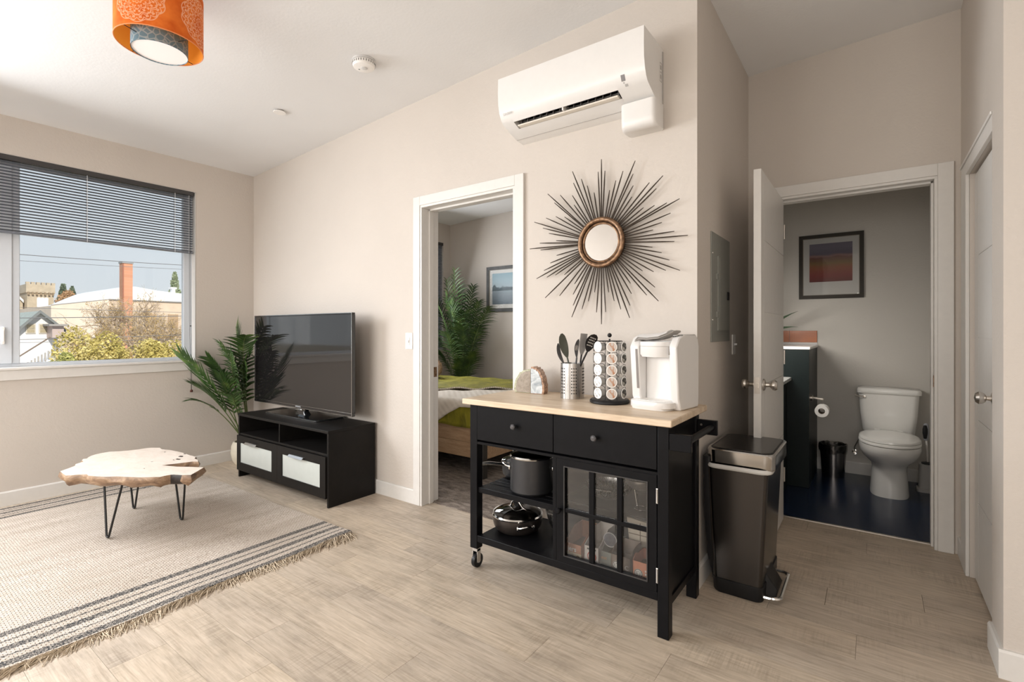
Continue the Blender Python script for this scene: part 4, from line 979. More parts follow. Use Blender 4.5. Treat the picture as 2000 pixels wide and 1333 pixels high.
# ================================================================== KITCHEN CART
CX0, CX1, CY0, CY1 = -1.668, -0.645, 1.925, 2.345
def cart():
    t = thing('kitchen_cart', 'black kitchen cart with butcher block top and glass door', 'kitchen cart', (-1.157, 2.135, 0))
    L = 0.046
    mk('countertop', MB().box(-1.690, -0.622, 1.888, 2.392, 0.842, 0.870), M_BUTCHER, t, bev=0.004)
    for (x, y_, z0) in ((CX0, CY0, 0.105), (CX0, CY1-L, 0.105), (CX1-L, CY0, 0.0), (CX1-L, CY1-L, 0.0)):
        mk('leg', MB().box(x, x+L, y_, y_+L, z0, 0.842), M_BLACK, t, bev=0.003)
    xi0, xi1 = CX0+L, CX1-L
    mk('side_panel', MB().box(CX1-0.030, CX1-0.012, CY0+L, CY1-L, 0.150, 0.842), M_BLACK, t, bev=0.001)
    mk('side_rail', MB().box(CX1-0.034, CX1-0.006, CY0+L, CY1-L, 0.118, 0.150), M_BLACK, t, bev=0.001)
    mk('side_panel', MB().box(CX0+0.012, CX0+0.030, CY0+L, CY1-L, 0.640, 0.842), M_BLACK, t, bev=0.001)
    mk('back_panel', MB().box(xi0, xi1, CY1-0.022, CY1-0.010, 0.640, 0.842), M_BLACK, t)
    mk('back_panel', MB().box(-1.16, xi1, CY1-0.022, CY1-0.010, 0.160, 0.640), M_BLACKWOOD, t)
    mk('divider', MB().box(-1.176, -1.158, CY0+0.004, CY1-0.022, 0.172, 0.640), M_BLACK, t, bev=0.001)
    mk('drawer_rail', MB().box(xi0, xi1, CY0+0.002, CY1-0.022, 0.640, 0.652), M_BLACK, t)
    for (a, b) in ((xi0+0.002, -1.1725), (-1.1695, xi1-0.002)):
        d = mk('drawer', MB().box(a, b, CY0-0.001, CY0+0.018, 0.662, 0.838), M_BLACK, t, bev=0.0015)
        kx = (-1.381 if a < -1.4 else -0.958)
        mk('knob', MB().lathe([(0.006, 0), (0.006, -0.012), (0.013, -0.018), (0.014, -0.026), (0.010, -0.030), (0.0, -0.031)], (kx, CY0-0.001, 0.757), 20, 'y'), pbr('dark_chrome_knob', (0.10, 0.10, 0.11), 0.2, 0.7, coat=0.5), d)
    # open bay: slatted shelf and solid bottom shelf
    sh = mk('shelf', MB().box(xi0, -1.176, CY0+0.010, CY0+0.050, 0.392, 0.420).box(xi0, xi0+0.014, CY0+0.05, CY1-0.05, 0.388, 0.402).box(xi0, -1.176, CY1-0.05, CY1-0.022, 0.392, 0.420), M_BLACK, t, bev=0.002)
    ns = 7
    for k in range(ns):
        ya = CY0+0.056+k*0.0455
        if ya+0.036 < CY1-0.05: mk('slat', MB().box(xi0, -1.176, ya, ya+0.036, 0.402, 0.418), M_BLACK, sh, bev=0.0015)
    mk('bottom_shelf', MB().box(xi0, xi1, CY0+0.010, CY1-0.012, 0.150, 0.172), M_BLACK, t, bev=0.0015)
    mk('bottom_rail', MB().box(xi0, xi1, CY0+0.002, CY0+0.022, 0.142, 0.176), M_BLACK, t, bev=0.002)
    mk('inner_shelf', MB().box(-1.158, CX1-0.032, CY0+0.045, CY1-0.024, 0.432, 0.442), M_BLACKWOOD, t, bev=0.001)
    # glass door with six panes
    dx0, dx1, dz0, dz1 = -1.154, xi1-0.002, 0.178, 0.640; gx0, gx1, gz0, gz1 = -1.111, -0.733, 0.212, 0.606
    y0, y1 = CY0-0.001, CY0+0.017
    d = mk('door', MB().box(dx0, dx1, y0, y1, dz0, gz0).box(dx0, dx1, y0, y1, gz1, dz1).box(dx0, gx0, y0, y1, gz0, gz1).box(gx1, dx1, y0, y1, gz0, gz1), M_BLACK, t, smooth=False)
    mk('bead', MB().box(gx0-0.004, gx1+0.004, y0-0.003, y0, gz1, gz1+0.004).box(gx0-0.004, gx1+0.004, y0-0.003, y0, gz0-0.004, gz0).box(gx0-0.004, gx0, y0-0.003, y0, gz0, gz1).box(gx1, gx1+0.004, y0-0.003, y0, gz0, gz1), speck('worn_black_bead', (0.045, 0.043, 0.042), 0.3), d, smooth=False)
    ms = [(-0.992, -0.968), (-0.863, -0.840)]
    for a, b in ms: mk('muntin', MB().box(a, b, y0+0.001, y1-0.003, gz0, gz1), M_BLACK, d, bev=0.002)
    mk('muntin', MB().box(gx0, gx1, y0+0.0005, y1-0.003, 0.404, 0.422), M_BLACK, d, bev=0.002)
    cols = [(gx0, ms[0][0]), (ms[0][1], ms[1][0]), (ms[1][1], gx1)]
    for a, b in cols:
        for z0, z1 in ((gz0, 0.404), (0.422, gz1)): mk('pane', MB().box(a, b, y1-0.007, y1-0.004, z0, z1), M_CABGLASS, d, smooth=False)
    mk('knob', MB().lathe([(0.006, 0), (0.006, -0.012), (0.013, -0.018), (0.014, -0.026), (0.010, -0.030), (0.0, -0.031)], (-1.133, y0, 0.413), 20, 'y'), M_BLACK, d)
    for z in (0.245, 0.560): mk('hinge', MB().box(dx1-0.001, dx1+0.006, y0-0.003, y0+0.002, z-0.030, z+0.030).cyl((dx1+0.0025, y0-0.003, z-0.028), 0.003, 0.056, 8), M_CHROME, d)
    # towel bar on the right end
    for y_ in (CY0+0.003, CY1-0.030):
        mk('bracket', MB().box(CX1, CX1+0.085, y_, y_+0.020, 0.746, 0.812), M_BLACK, t, bev=0.002)
    mk('towel_bar', MB().cyl((CX1+0.062, CY0+0.018, 0.782), 0.014, CY1-CY0-0.042, 20, 'y'), M_BLACK, t)
    mk('screw', MB().lathe([(0.006, 0), (0.005, -0.002)], (CX1+0.018, CY1-0.032, 0.790), 12, 'y'), M_CHROME, t)
    # casters
    for y_ in (CY0+L/2, CY1-L/2):
        x = CX0+L/2
        c = mk('caster', MB().box(x-0.020, x+0.020, y_-0.020, y_+0.020, 0.100, 0.106).box(x-0.016, x-0.013, y_-0.012, y_+0.016, 0.030, 0.100).box(x+0.013, x+0.016, y_-0.012, y_+0.016, 0.030, 0.100).box(x-0.016, x+0.016, y_-0.014, y_+0.014, 0.086, 0.101), M_CHROME, t, bev=0.0015)
        mk('wheel', MB().lathe([(0.028, -0.011), (0.035, -0.010), (0.0365, -0.004), (0.0365, 0.004), (0.035, 0.010), (0.028, 0.011), (0.0, 0.011)], (x, y_+0.006, 0.0365), 28, 'x'), M_BLKPLA, c)
        mk('hub', MB().lathe([(0.012, -0.0135), (0.012, 0.0135)], (x, y_+0.006, 0.0365), 16, 'x'), M_LWHITE, c)
cart()

# ================================================================== COOKWARE
def arc_handle(a, b, out, up, r=0.0045, n=12):
    a, b, o = Vector(a), Vector(b), Vector(out); P = []
    for k in range(n+1):
        u = k/n; P.append(tuple(a*(1-u)+b*u+o*sin(pi*u)**0.6+Vector((0, 0, up))*sin(pi*u)))
    return MB().tube(P, r, 8)
def stockpot():
    x, y_, z0 = -1.372, 2.050, 0.4205; r, h = 0.106, 0.172
    t = thing('stockpot', 'tall dark stockpot with a glass lid on the open upper shelf', 'pot', (x, y_, z0))
    mk('body', MB().lathe([(0, 0), (r-0.008, 0), (r, 0.010), (r, h), (r-0.003, h), (r-0.003, 0.012), (0, 0.008)], (x, y_, z0), 44, caps=False), M_ANOD, t)
    mk('rim', MB().lathe([(r+0.001, h-0.001), (r+0.003, h+0.004), (r-0.001, h+0.010), (r-0.004, h+0.009), (r-0.004, h-0.001)], (x, y_, z0), 44), M_CHROME, t)
    mk('lid', MB().lathe([(r-0.004, h+0.008), (r*0.8, h+0.016), (r*0.4, h+0.022), (0, h+0.024)], (x, y_, z0), 44, caps=False), M_LIDGLASS, t)
    mk('lid_handle', arc_handle((x-0.03, y_, z0+h+0.021), (x+0.03, y_, z0+h+0.021), (0, 0, 0), 0.022, 0.004), M_CHROME, t)
    hz = z0+h*0.72
    for a in (208, 28):
        ca, sa = cos(R(a)), sin(R(a)); t1 = Vector((-sa, ca, 0))*0.038; c = Vector((x+ca*r, y_+sa*r, hz))
        hb = arc_handle(c-t1, c+t1, (ca*0.042, sa*0.042, 0), 0.018, 0.0045)
        for s_ in (-1, 1):
            q = c+t1*s_; hb.sphere((q.x, q.y, q.z-0.004), 0.010, 10, 8, (0.6, 0.6, 1.3))
        mk('handle', hb, M_CHROME, t)
def saucepan():
    x, y_, z0 = -1.580, 2.215, 0.4205; r, h = 0.080, 0.085
    t = thing('saucepan', 'small dark saucepan with a long handle behind the stockpot', 'saucepan', (x, y_, z0))
    mk('body', MB().lathe([(0, 0), (r-0.016, 0), (r-0.004, 0.010), (r, 0.03), (r, h), (r-0.003, h), (r-0.003, 0.03), (0, 0.008)], (x, y_, z0), 36, caps=False), M_ANOD, t)
    mk('rim', MB().lathe([(r+0.001, h-0.001), (r+0.002, h+0.003), (r-0.003, h+0.006), (r-0.004, h)], (x, y_, z0), 36), M_CHROME, t)
    mk('lid', MB().lathe([(r-0.003, h+0.005), (r*0.7, h+0.014), (0, h+0.020)], (x, y_, z0), 36, caps=False), M_LIDGLASS, t)
    mk('lid_handle', arc_handle((x-0.028, y_-0.01, z0+h+0.015), (x+0.03, y_-0.01, z0+h+0.015), (0, 0, 0), 0.018, 0.004), M_CHROME, t)
    P = [(x-0.022, y_-r+0.006, z0+h-0.014), (x-0.035, y_-r-0.03, z0+h-0.004), (x-0.065, y_-r-0.085, z0+h+0.008), (x-0.092, y_-r-0.130, z0+h+0.008)]
    mk('handle', MB().tube(P, [0.008, 0.0075, 0.009, 0.007], 10), M_CHROME, t)
def braiser():
    x, y_, z0 = -1.512, 2.125, 0.1725; r, h = 0.131, 0.080
    t = thing('covered_pan', 'wide dark two-handled pan with a glass lid on the bottom shelf', 'pan', (x, y_, z0))
    mk('body', MB().lathe([(0, 0), (r*0.74, 0), (r*0.84, 0.008), (r*0.95, 0.030), (r, 0.056), (r, h), (r-0.003, h), (r-0.004, 0.05), (r*0.8, 0.012), (0, 0.008)], (x, y_, z0), 48, caps=False), speck('brown_black_pan', (0.060, 0.050, 0.045), 0.35, 0.05, metal=0.6), t)
    mk('rim', MB().lathe([(r+0.001, h-0.001), (r+0.003, h+0.005), (r-0.001, h+0.012), (r-0.006, h+0.010), (r-0.006, h)], (x, y_, z0), 48), M_CHROME, t)
    mk('lid', MB().lathe([(r-0.005, h+0.009), (r*0.85, h+0.020), (r*0.5, h+0.032), (0, h+0.037)], (x, y_, z0), 48, caps=False), M_LIDGLASS, t)
    zt = z0+h+0.034
    mk('lid_handle', MB().tube([(x-0.062, y_, zt-0.006), (x-0.045, y_, zt), (x-0.028, y_-0.004, zt+0.028), (x-0.006, y_-0.006, zt+0.040), (x+0.016, y_-0.006, zt+0.030), (x+0.036, y_-0.004, zt+0.004), (x+0.058, y_, zt-0.006)], [0.004, 0.006, 0.006, 0.0055, 0.006, 0.006, 0.006], 10), M_CHROME, t)
    for a in (-36, 144):
        ca, sa = cos(R(a)), sin(R(a)); t1 = Vector((-sa, ca, 0))*0.042; c = Vector((x+ca*r, y_+sa*r, z0+h*0.68))
        hb = arc_handle(c-t1, c+t1, (ca*0.040, sa*0.040, 0), 0.016, 0.005)
        for s_ in (-1, 1):
            q = c+t1*s_; hb.sphere((q.x, q.y, q.z-0.004), 0.011, 10, 8, (0.6, 0.6, 1.2))
        mk('handle', hb, M_CHROME, t)
stockpot(); saucepan(); braiser()
def bowl(label, c, r, h, mat=M_STEEL, th=0.0015):
    t = MB().lathe([(0, 0), (r*0.35, 0), (r*0.62, h*0.16), (r*0.84, h*0.45), (r*0.96, h*0.8), (r, h), (r*1.03, h), (r*1.03, h+0.002), (r-0.002, h+0.002), (r*0.94, h*0.8), (r*0.82, h*0.47), (r*0.60, h*0.2), (0, 0.003)], (0, 0, 0), 44, caps=False)
    o = mk('mixing_bowl', t, mat); o.location = c; tag(o, label, 'bowl'); return o
bowl('steel bowl standing behind the two-handled pan', (-1.292, 2.225, 0.1725), 0.090, 0.115)
bowl('shallow steel bowl behind the top middle pane of the glass door', (-0.990, 2.12, 0.4425), 0.106, 0.060)

# colander and wire rack in the cabinet
def colander():
    c = (-0.808, 2.06, 0.520); r = 0.070
    t = thing('mesh_strainer', 'fine mesh strainer behind the top right pane', 'strainer', (c[0], c[1], 0.4425))
    m = pbr('wire_mesh', (0.70, 0.66, 0.62), 0.3, 0.9)
    v = tex_in(m); a_ = N(m.node_tree, 'ShaderNodeTexWave', wave_type='BANDS', bands_direction='X'); a_.inputs['Scale'].default_value = 90; m.node_tree.links.new(v, a_.inputs[0])
    b_ = N(m.node_tree, 'ShaderNodeTexWave', wave_type='BANDS', bands_direction='Z'); b_.inputs['Scale'].default_value = 90; m.node_tree.links.new(v, b_.inputs[0])
    setin(m, 'Alpha', ramp(m, math_(m, 'MAXIMUM', a_.outputs['Fac'], b_.outputs['Fac']), [(0.45, (0.15,)*3), (0.7, (1, 1, 1))]))
    pr = [(r*sin(R(a)), -r*0.8*cos(R(a))) for a in range(0, 91, 10)]
    pr[0] = (0.0005, pr[0][1])
    mk('basket', MB().lathe(pr, (c[0], c[1], c[2]+0.060), 36, caps=False), m, t)
    mk('rim', MB().tube([(c[0]+r*cos(2*pi*k/36), c[1]+r*sin(2*pi*k/36), c[2]+0.060) for k in range(36)], 0.003, 6, True), M_CHROME, t)
    mk('foot', MB().tube([(c[0]+0.03*cos(2*pi*k/24), c[1]+0.03*sin(2*pi*k/24), 0.446) for k in range(24)], 0.002, 6, True), M_CHROME, t)
    lg = MB()
    for a in (30, 150, 270): lg.tube([(c[0]+0.03*cos(R(a)), c[1]+0.03*sin(R(a)), 0.446), (c[0]+0.05*cos(R(a)), c[1]+0.05*sin(R(a)), c[2]+0.005)], 0.0018, 6)
    mk('foot_wires', lg, M_CHROME, t)
colander()
def rack():
    t = thing('cooling_rack', 'folded wire rack at the right end of the cabinet shelf', 'rack', (-0.745, 2.08, 0.4425))
    b = MB()
    for k in range(5):
        yy = 2.155+k*0.035; b.tube([(-0.800, yy, 0.535), (-0.690, yy, 0.505)], 0.0018, 6)
    b.tube([(-0.800, 2.15, 0.535), (-0.800, 2.30, 0.535)], 0.0025, 6); b.tube([(-0.690, 2.15, 0.505), (-0.690, 2.30, 0.505)], 0.0025, 6)
    mk('wires', b, M_CHROME, t)
    for (xx, yy, zz) in ((-0.800, 2.155, 0.535), (-0.800, 2.295, 0.535), (-0.690, 2.155, 0.505), (-0.690, 2.295, 0.505)):
        mk('leg', MB().tube([(xx, yy, 0.4435), (xx, yy, zz)], 0.0022, 6), M_CHROME, t)
rack()

# coffee boxes and jars in the lower half of the cabinet
Z0 = 0.1725
def podbox(label, x, y_, w_, d_, hf, hb, col, deco, rot=0):
    """open-fronted cardboard pod box: low front edge rising to a tall back"""
    t = thing('coffee_box', label, 'box', (x, y_, Z0), R(rot))
    m = speck('printed_card', col, 0.6, 0.06, 40); inn = speck('inner_card', (0.30, 0.24, 0.19), 0.8, 0.05)
    k = 0.0025
    side = [(0, 0), (d_, 0), (d_, hb), (d_*0.55, hb), (d_*0.25, hf*1.25), (0, hf)]
    b = MB().box(-w_/2, w_/2, 0, k, 0, hf)
    b.extrude(side, 'x', -w_/2, -w_/2+k); b.extrude(side, 'x', w_/2-k, w_/2); b.box(-w_/2, w_/2, d_-k, d_, 0, hb); b.box(-w_/2, w_/2, 0, d_, 0, k)
    mk('carton', b, m, t, world=False, smooth=False)
    mk('inner_tray', MB().box(-w_/2+k, w_/2-k, k, d_-k, k, hf*0.55), inn, t, world=False, smooth=False)
    deco(t, w_, hf)
M_INKW = speck('white_print', (0.75, 0.72, 0.66), 0.6, 0.02); M_INKD = speck('dark_print', (0.05, 0.06, 0.05), 0.6, 0.1); M_INKR = speck('red_print', (0.45, 0.08, 0.05), 0.6, 0.05)
def letters(t, s, size, x, z, mat, y_=-0.0006, bold=0.0):
    tb = text_mb(s, size, 0.0003, bold=bold); tb.xform(Matrix.Translation((x, y_, z))); mk('lettering', tb, mat, t, world=False, smooth=False)
def disc(t, x, z, r, mat, nm='emblem', y_=-0.0008, n=24, r_in=0.0):
    if r_in: b = MB().lathe([(r_in, 0), (r, 0), (r, 0.0006), (r_in, 0.0006), (r_in, 0)], (x, y_, z), n, 'y', caps=False)
    else: b = MB().lathe([(0, 0), (r, 0), (r, 0.0006)], (x, y_, z), n, 'y', caps=False)
    return mk(nm, b, mat, t, world=False, smooth=False)
def d_a(t, w_, hf):
    letters(t, 'jers', 0.030, -0.005, hf*0.66, M_INKW, bold=0.0006)
    mk('lower_band', MB().box(-w_/2, w_/2, -0.0006, 0, 0.002, hf*0.45), speck('cream_print', (0.58, 0.47, 0.30), 0.6, 0.2, 60), t, world=False, smooth=False)
    disc(t, w_*0.3, hf*0.22, 0.009, speck('brown_print', (0.28, 0.17, 0.06), 0.6, 0.3, 90), y_=-0.0012)
def d_b(t, w_, hf):
    disc(t, 0.002, hf*0.48, 0.022, M_INKR, 'ring_print', r_in=0.018)
    disc(t, 0.006, hf*0.42, 0.010, M_INKR, 'ring_print', r_in=0.007); mk('dark_band', MB().box(-w_*0.3, w_*0.3, -0.0008, 0, hf*0.82, hf*0.90), M_INKD, t, world=False, smooth=False)
def emblem(t, x, z, r):
    disc(t, x, z, r, M_INKW); disc(t, x, z, r*0.96, M_INKD, 'emblem_ring', -0.0011, r_in=r*0.82)
    b = MB()
    for s_ in (-1, 1):
        b.box(x+s_*r*0.25-r*0.05, x+s_*r*0.25+r*0.05, -0.0013, -0.0008, z-r*0.55, z+r*0.25)
        b.box(x+s_*r*0.55-r*0.06, x+s_*r*0.55+r*0.06, -0.0013, -0.0008, z-r*0.35, z+r*0.45)
    b.box(x-r*0.35, x+r*0.35, -0.0013, -0.0008, z+r*0.40, z+r*0.48)
    mk('emblem_figure', b, M_INKD, t, world=False, smooth=False)
def d_c(t, w_, hf): letters(t, 'est', 0.022, -0.012, hf*0.62, speck('orange_print', (0.72, 0.40, 0.22), 0.6))
def d_d(t, w_, hf):
    emblem(t, -w_*0.22, hf*0.48, 0.0165)
    letters(t, 'C', 0.026, w_*0.32, hf*0.46, speck('pale_print', (0.50, 0.48, 0.44), 0.6))
def d_f(t, w_, hf):
    emblem(t, -w_*0.27, hf*0.40, 0.0185)
    b = MB()
    for (r_, z) in ((0, 0.60), (1, 0.44), (2, 0.30)):
        xx = -0.002
        for k in range(6 if r_ != 2 else 8):
            ww = (0.0042, 0.0058, 0.003)[(k+r_) % 3]*(1 if r_ != 2 else 0.6); hh = 0.008 if r_ != 2 else 0.003
            b.box(xx, xx+ww, -0.0008, 0, hf*z-hh/2, hf*z+hh/2); xx += ww+0.0016
    mk('small_print', b, M_INKW, t, world=False, kind='stuff', smooth=False)
podbox('orange and cream coffee box behind the lower left pane', -1.103, 1.985, 0.086, 0.17, 0.072, 0.120, (0.46, 0.22, 0.13), d_a)
podbox('white coffee box with a red ring print beside the orange and cream one', -1.010, 1.985, 0.072, 0.17, 0.082, 0.135, (0.62, 0.57, 0.52), d_b)
podbox('grey-green coffee box with orange lettering in the lower middle', -0.944, 2.000, 0.056, 0.15, 0.070, 0.095, (0.30, 0.31, 0.27), d_c)
podbox('grey-brown coffee box with a round white emblem behind the middle pane', -0.868, 1.975, 0.088, 0.12, 0.082, 0.112, (0.24, 0.19, 0.155), d_d)
podbox('bright orange coffee box with a round white emblem behind the lower right pane', -0.758, 1.975, 0.112, 0.12, 0.080, 0.090, (0.60, 0.25, 0.15), d_f)
# round tin lid standing on the grey-green box
t = thing('round_tin', 'round flat tin with a pale rim standing above the grey-green coffee box', 'tin', (-0.944, 2.052, Z0+0.074))
mk('body', MB().lathe([(0.0, -0.005), (0.030, -0.005), (0.032, 0.0), (0.032, 0.012), (0.0, 0.012)], (-0.946, 2.045, Z0+0.074+0.036), 32, 'y'), speck('tin_grey', (0.13, 0.13, 0.15), 0.4, 0.3, 60), t)
mk('rim', MB().tube([(-0.946+0.031*cos(2*pi*k/32), 2.040, Z0+0.110+0.031*sin(2*pi*k/32)) for k in range(32)], 0.002, 6, True), M_LWHITE, t)
# packets of filters between the emblem boxes
t = thing('filter_packet', 'stack of cream paper filters behind the two emblem boxes', 'paper filters', (-0.838, 2.140, Z0))
M_PAPER = speck('cream_paper', (0.60, 0.53, 0.42), 0.8, 0.05)
mk('packet', MB().extrude([(-0.885, Z0), (-0.800, Z0), (-0.775, Z0+0.185), (-0.905, Z0+0.195)], 'y', 2.127, 2.155), M_PAPER, t, bev=0.003)
mk('fold_line', MB().box(-0.842, -0.839, 2.125, 2.127, Z0+0.01, Z0+0.18).box(-0.895, -0.785, 2.125, 2.127, Z0+0.125, Z0+0.128), speck('paper_shadow_line', (0.20, 0.16, 0.12), 0.8), t, smooth=False)
t = thing('jar', 'pale cream lidded jar at the right end behind the bright orange box', 'jar', (-0.740, 2.150, Z0))
mk('body', MB().lathe([(0.0, 0), (0.032, 0), (0.034, 0.006), (0.034, 0.110), (0.030, 0.122)], (-0.740, 2.150, Z0), 28), M_PAPER, t)
mk('lid', MB().lathe([(0.033, 0.122), (0.034, 0.124), (0.034, 0.140), (0.031, 0.144), (0.0, 0.144)], (-0.740, 2.150, Z0), 28), M_LWHITE, t)

# ================================================================== ON THE CART
ZT = 0.8705
# agate bookends
def agate(name, label, c, mats, mirror, w_, h_, d_, rot):
    t = thing(name, label, 'bookend', c, R(rot)); rn = random.Random(len(label))
    pts = []
    N_ = 16
    for k in range(N_+1):
        a = pi/2*k/N_; rr_ = 1+rn.uniform(-.03, .03); pts.append((w_*cos(a)**0.75*rr_ if k < N_ else 0, h_*sin(a)**0.9*rr_))
    pts.append((0, 0)); pts[0] = (w_*0.93, 0)
    if mirror: pts = [(-x, z) for x, z in pts]
    out = [(x, z) for x, z in pts]
    inn = [(x*0.87, max(z*0.91, 0.0)) for x, z in pts]
    mk('rind', MB().extrude(out, 'y', 0, d_), mats[0], t, world=False, smooth=False, bev=0.002)
    s_ = MB().add([(x, -0.0015, z+0.003) for x, z in inn], [tuple(range(len(inn)))]); s_.add([(x, -0.0015, z+0.003) for x, z in inn]+[(x, 0, z+0.003) for x, z in inn], [(i, (i+1) % len(inn), len(inn)+(i+1) % len(inn), len(inn)+i) for i in range(len(inn))])
    mk('cut_face', s_, mats[1], t, world=False, smooth=False)
def agm(name, stops, sc):
    m = pbr(name, stops[0][1], 0.25, coat=0.3); v = tex_in(m); n_ = noise(m, v, sc, 5, 0.6, 1.2); base(m, ramp(m, n_, stops)); return m
agate('agate_bookend', 'grey-brown agate bookend with a pale green rind, the left one of the pair', (-1.522, 2.262, ZT), (agm('agate_green_rind', [(0.35, (0.30, 0.30, 0.20)), (0.6, (0.52, 0.52, 0.38))], 60), agm('agate_taupe', [(0.35, (0.24, 0.20, 0.16)), (0.6, (0.36, 0.31, 0.255))], 30)), True, 0.108, 0.130, 0.052, 4)
agate('agate_bookend', 'icy blue-grey agate bookend with a rust-brown rind, the right one of the pair', (-1.508, 2.245, ZT), (agm('agate_rust_rind', [(0.35, (0.20, 0.10, 0.06)), (0.6, (0.50, 0.30, 0.19))], 60), agm('agate_ice', [(0.35, (0.32, 0.36, 0.40)), (0.55, (0.62, 0.66, 0.68)), (0.7, (0.78, 0.80, 0.82))], 22)), False, 0.080, 0.146, 0.055, 8)

# utensil holder and utensils
UX, UY, UR, UH = -1.246, 2.235, 0.060, 0.178
t = thing('utensil_holder', 'perforated stainless steel utensil holder', 'utensil holder', (UX, UY, ZT))
mk('cylinder', MB().lathe([(0.0, 0), (UR, 0), (UR, UH), (UR-0.0015, UH), (UR-0.0015, 0.002), (0, 0.002)], (UX, UY, ZT), 56, caps=False), M_STEEL, t)
hol = MB(); cam_a = math.atan2(-UY, -UX)
for grp in (-2, -1, 0, 1, 2):
    for cc in (-1, 0, 1):
        a = cam_a+grp*R(60)+R(8)+cc*R(10.5)
        for rr_ in range(9):
            z = ZT+0.028+rr_*0.0155; p = Matrix.Translation((UX, UY, z)) @ Matrix.Rotation(a, 4, 'Z')
            b = len(hol.v); hol.lathe([(0.0034, UR+0.0002), (0.0034, UR+0.0008), (0.0, UR+0.0008)], (0, 0, 0), 8, 'x', caps=False); hol.xform(p, b)
mk('perforations', hol, speck('hole_dark', (0.035, 0.030, 0.028), 0.8), t, kind='stuff', smooth=False)
def spoon(name, label, cat, top, bot, hw, hl, mat, slots=False, holes=False, roll=0, stem_mat=None, tilt=0.25):
    """utensil standing in the holder; top = head tip, bot = foot inside the holder"""
    t = thing(name, label, cat, bot)
    T, B = Vector(top), Vector(bot); d = (T-B).normalized(); side = Vector((cos(R(36+roll)), sin(R(36+roll)), 0)); side = (side-d*side.dot(d)).normalized(); nr = d.cross(side)
    H0 = T-d*hl
    mk('handle', MB().tube([tuple(B), tuple(B+(H0-B)*0.6), tuple(H0)], [0.006, 0.0055, 0.0045], 8), stem_mat or mat, t)
    secs = []; n = 9
    for k in range(n+1):
        u = k/n; wv = hw*max(0.14, sin(pi*min(1, u*0.82+0.06))**0.75); c = H0+d*hl*u+nr*(0.012*sin(pi*u)); th = 0.0018
        if u == 1: wv = hw*0.25
        dish = 0.006*sin(pi*u)
        o = []
        for (a, b) in ((-1, 0), (-0.5, -1), (0, -1.3), (0.5, -1), (1, 0), (0.5, 0.0), (0, 0), (-0.5, 0.0)):
            q = c+side*a*wv+nr*((dish*(1-abs(a)) if True else 0)+b*th); o.append(tuple(q))
        secs.append(o)
    mk('head', MB().loft(secs), mat, t, angle=60)
    if slots or holes:
        b = MB()
        for (uu, aa, hh, ww) in ([(0.5, -0.45, 0.022, 0.0025), (0.5, 0, 0.028, 0.0025), (0.5, 0.45, 0.022, 0.0025)] if slots else [(u_, a_, 0.003, 0.003) for u_ in (0.3, 0.45, 0.6, 0.75) for a_ in (-0.55, -0.18, 0.18, 0.55)]):
            for s_ in (-1, 1):
                dish = 0.006*sin(pi*uu)*(1-abs(aa)); c = H0+d*hl*uu+nr*(0.012*sin(pi*uu)+dish+(0.0012 if s_ > 0 else -0.0032))+side*aa*hw*0.8
                P = [c+side*ww*x_+d*hh*z_ for x_, z_ in ((-1, -.5), (-.5, -1), (.5, -1), (1, -.5), (1, .5), (.5, 1), (-.5, 1), (-1, .5))]
                b.add([tuple(q) for q in P], [tuple(range(8))])
        mk('openings', b, speck('pale_opening', (0.55, 0.52, 0.48), 0.8), t, kind='stuff', smooth=False)
M_UT1 = speck('olive_grey_nylon', (0.075, 0.078, 0.060), 0.4, 0.05); M_UT2 = speck('charcoal_nylon', (0.10, 0.10, 0.105), 0.35, 0.05); M_UTB = speck('black_nylon', (0.014, 0.012, 0.012), 0.35, 0.05)
zi = ZT+0.012
spoon('solid_spoon', 'tall olive-grey spoon leaning left in the utensil holder', 'spoon', PY(1097, 652, 2.225), (UX+0.020, UY+0.005, zi), 0.023, 0.125, M_UT1, roll=10)
spoon('spatula', 'narrow grey spatula, leftmost in the utensil holder', 'spatula', PY(1090, 671, 2.225), (UX+0.012, UY-0.012, zi), 0.015, 0.110, M_UT2, roll=40)
spoon('slotted_spoon', 'small dark slotted spoon in the middle of the utensil holder', 'spoon', PY(1130, 663, 2.230), (UX-0.008, UY+0.020, zi), 0.012, 0.095, M_UT2, slots=True, roll=20)
spoon('skimmer', 'black perforated skimmer leaning right in the utensil holder', 'skimmer', PY(1163, 654, 2.215), (UX-0.030, UY-0.010, zi), 0.027, 0.095, M_UTB, holes=True, roll=0)
t = thing('turner', 'flat steel turner standing upright in the utensil holder', 'turner', (UX+0.012, UY+0.020, zi))
T = Vector(PY(1141, 652, 2.245)); B = Vector((UX+0.012, UY+0.020, zi)); d = (T-B).normalized(); s_ = Vector((0.72, 0.69, 0)); s_ = (s_-d*s_.dot(d)).normalized(); nr = d.cross(s_)
mk('handle', MB().tube([tuple(B), tuple(T-d*0.108)], 0.0045, 8), M_UTB, t)
bl_ = []
for (u_, wv) in ((0.110, 0.005), (0.085, 0.015), (0.070, 0.018), (0.0, 0.018)):
    c = T-d*u_; bl_.append([tuple(c+s_*a*wv+nr*b*0.0008) for a, b in ((-1, -1), (1, -1), (1, 1), (-1, 1))])
mk('blade', MB().loft(bl_), pbr('satin_steel_blade', (0.62, 0.61, 0.60), 0.35, 0.9), t, smooth=False)

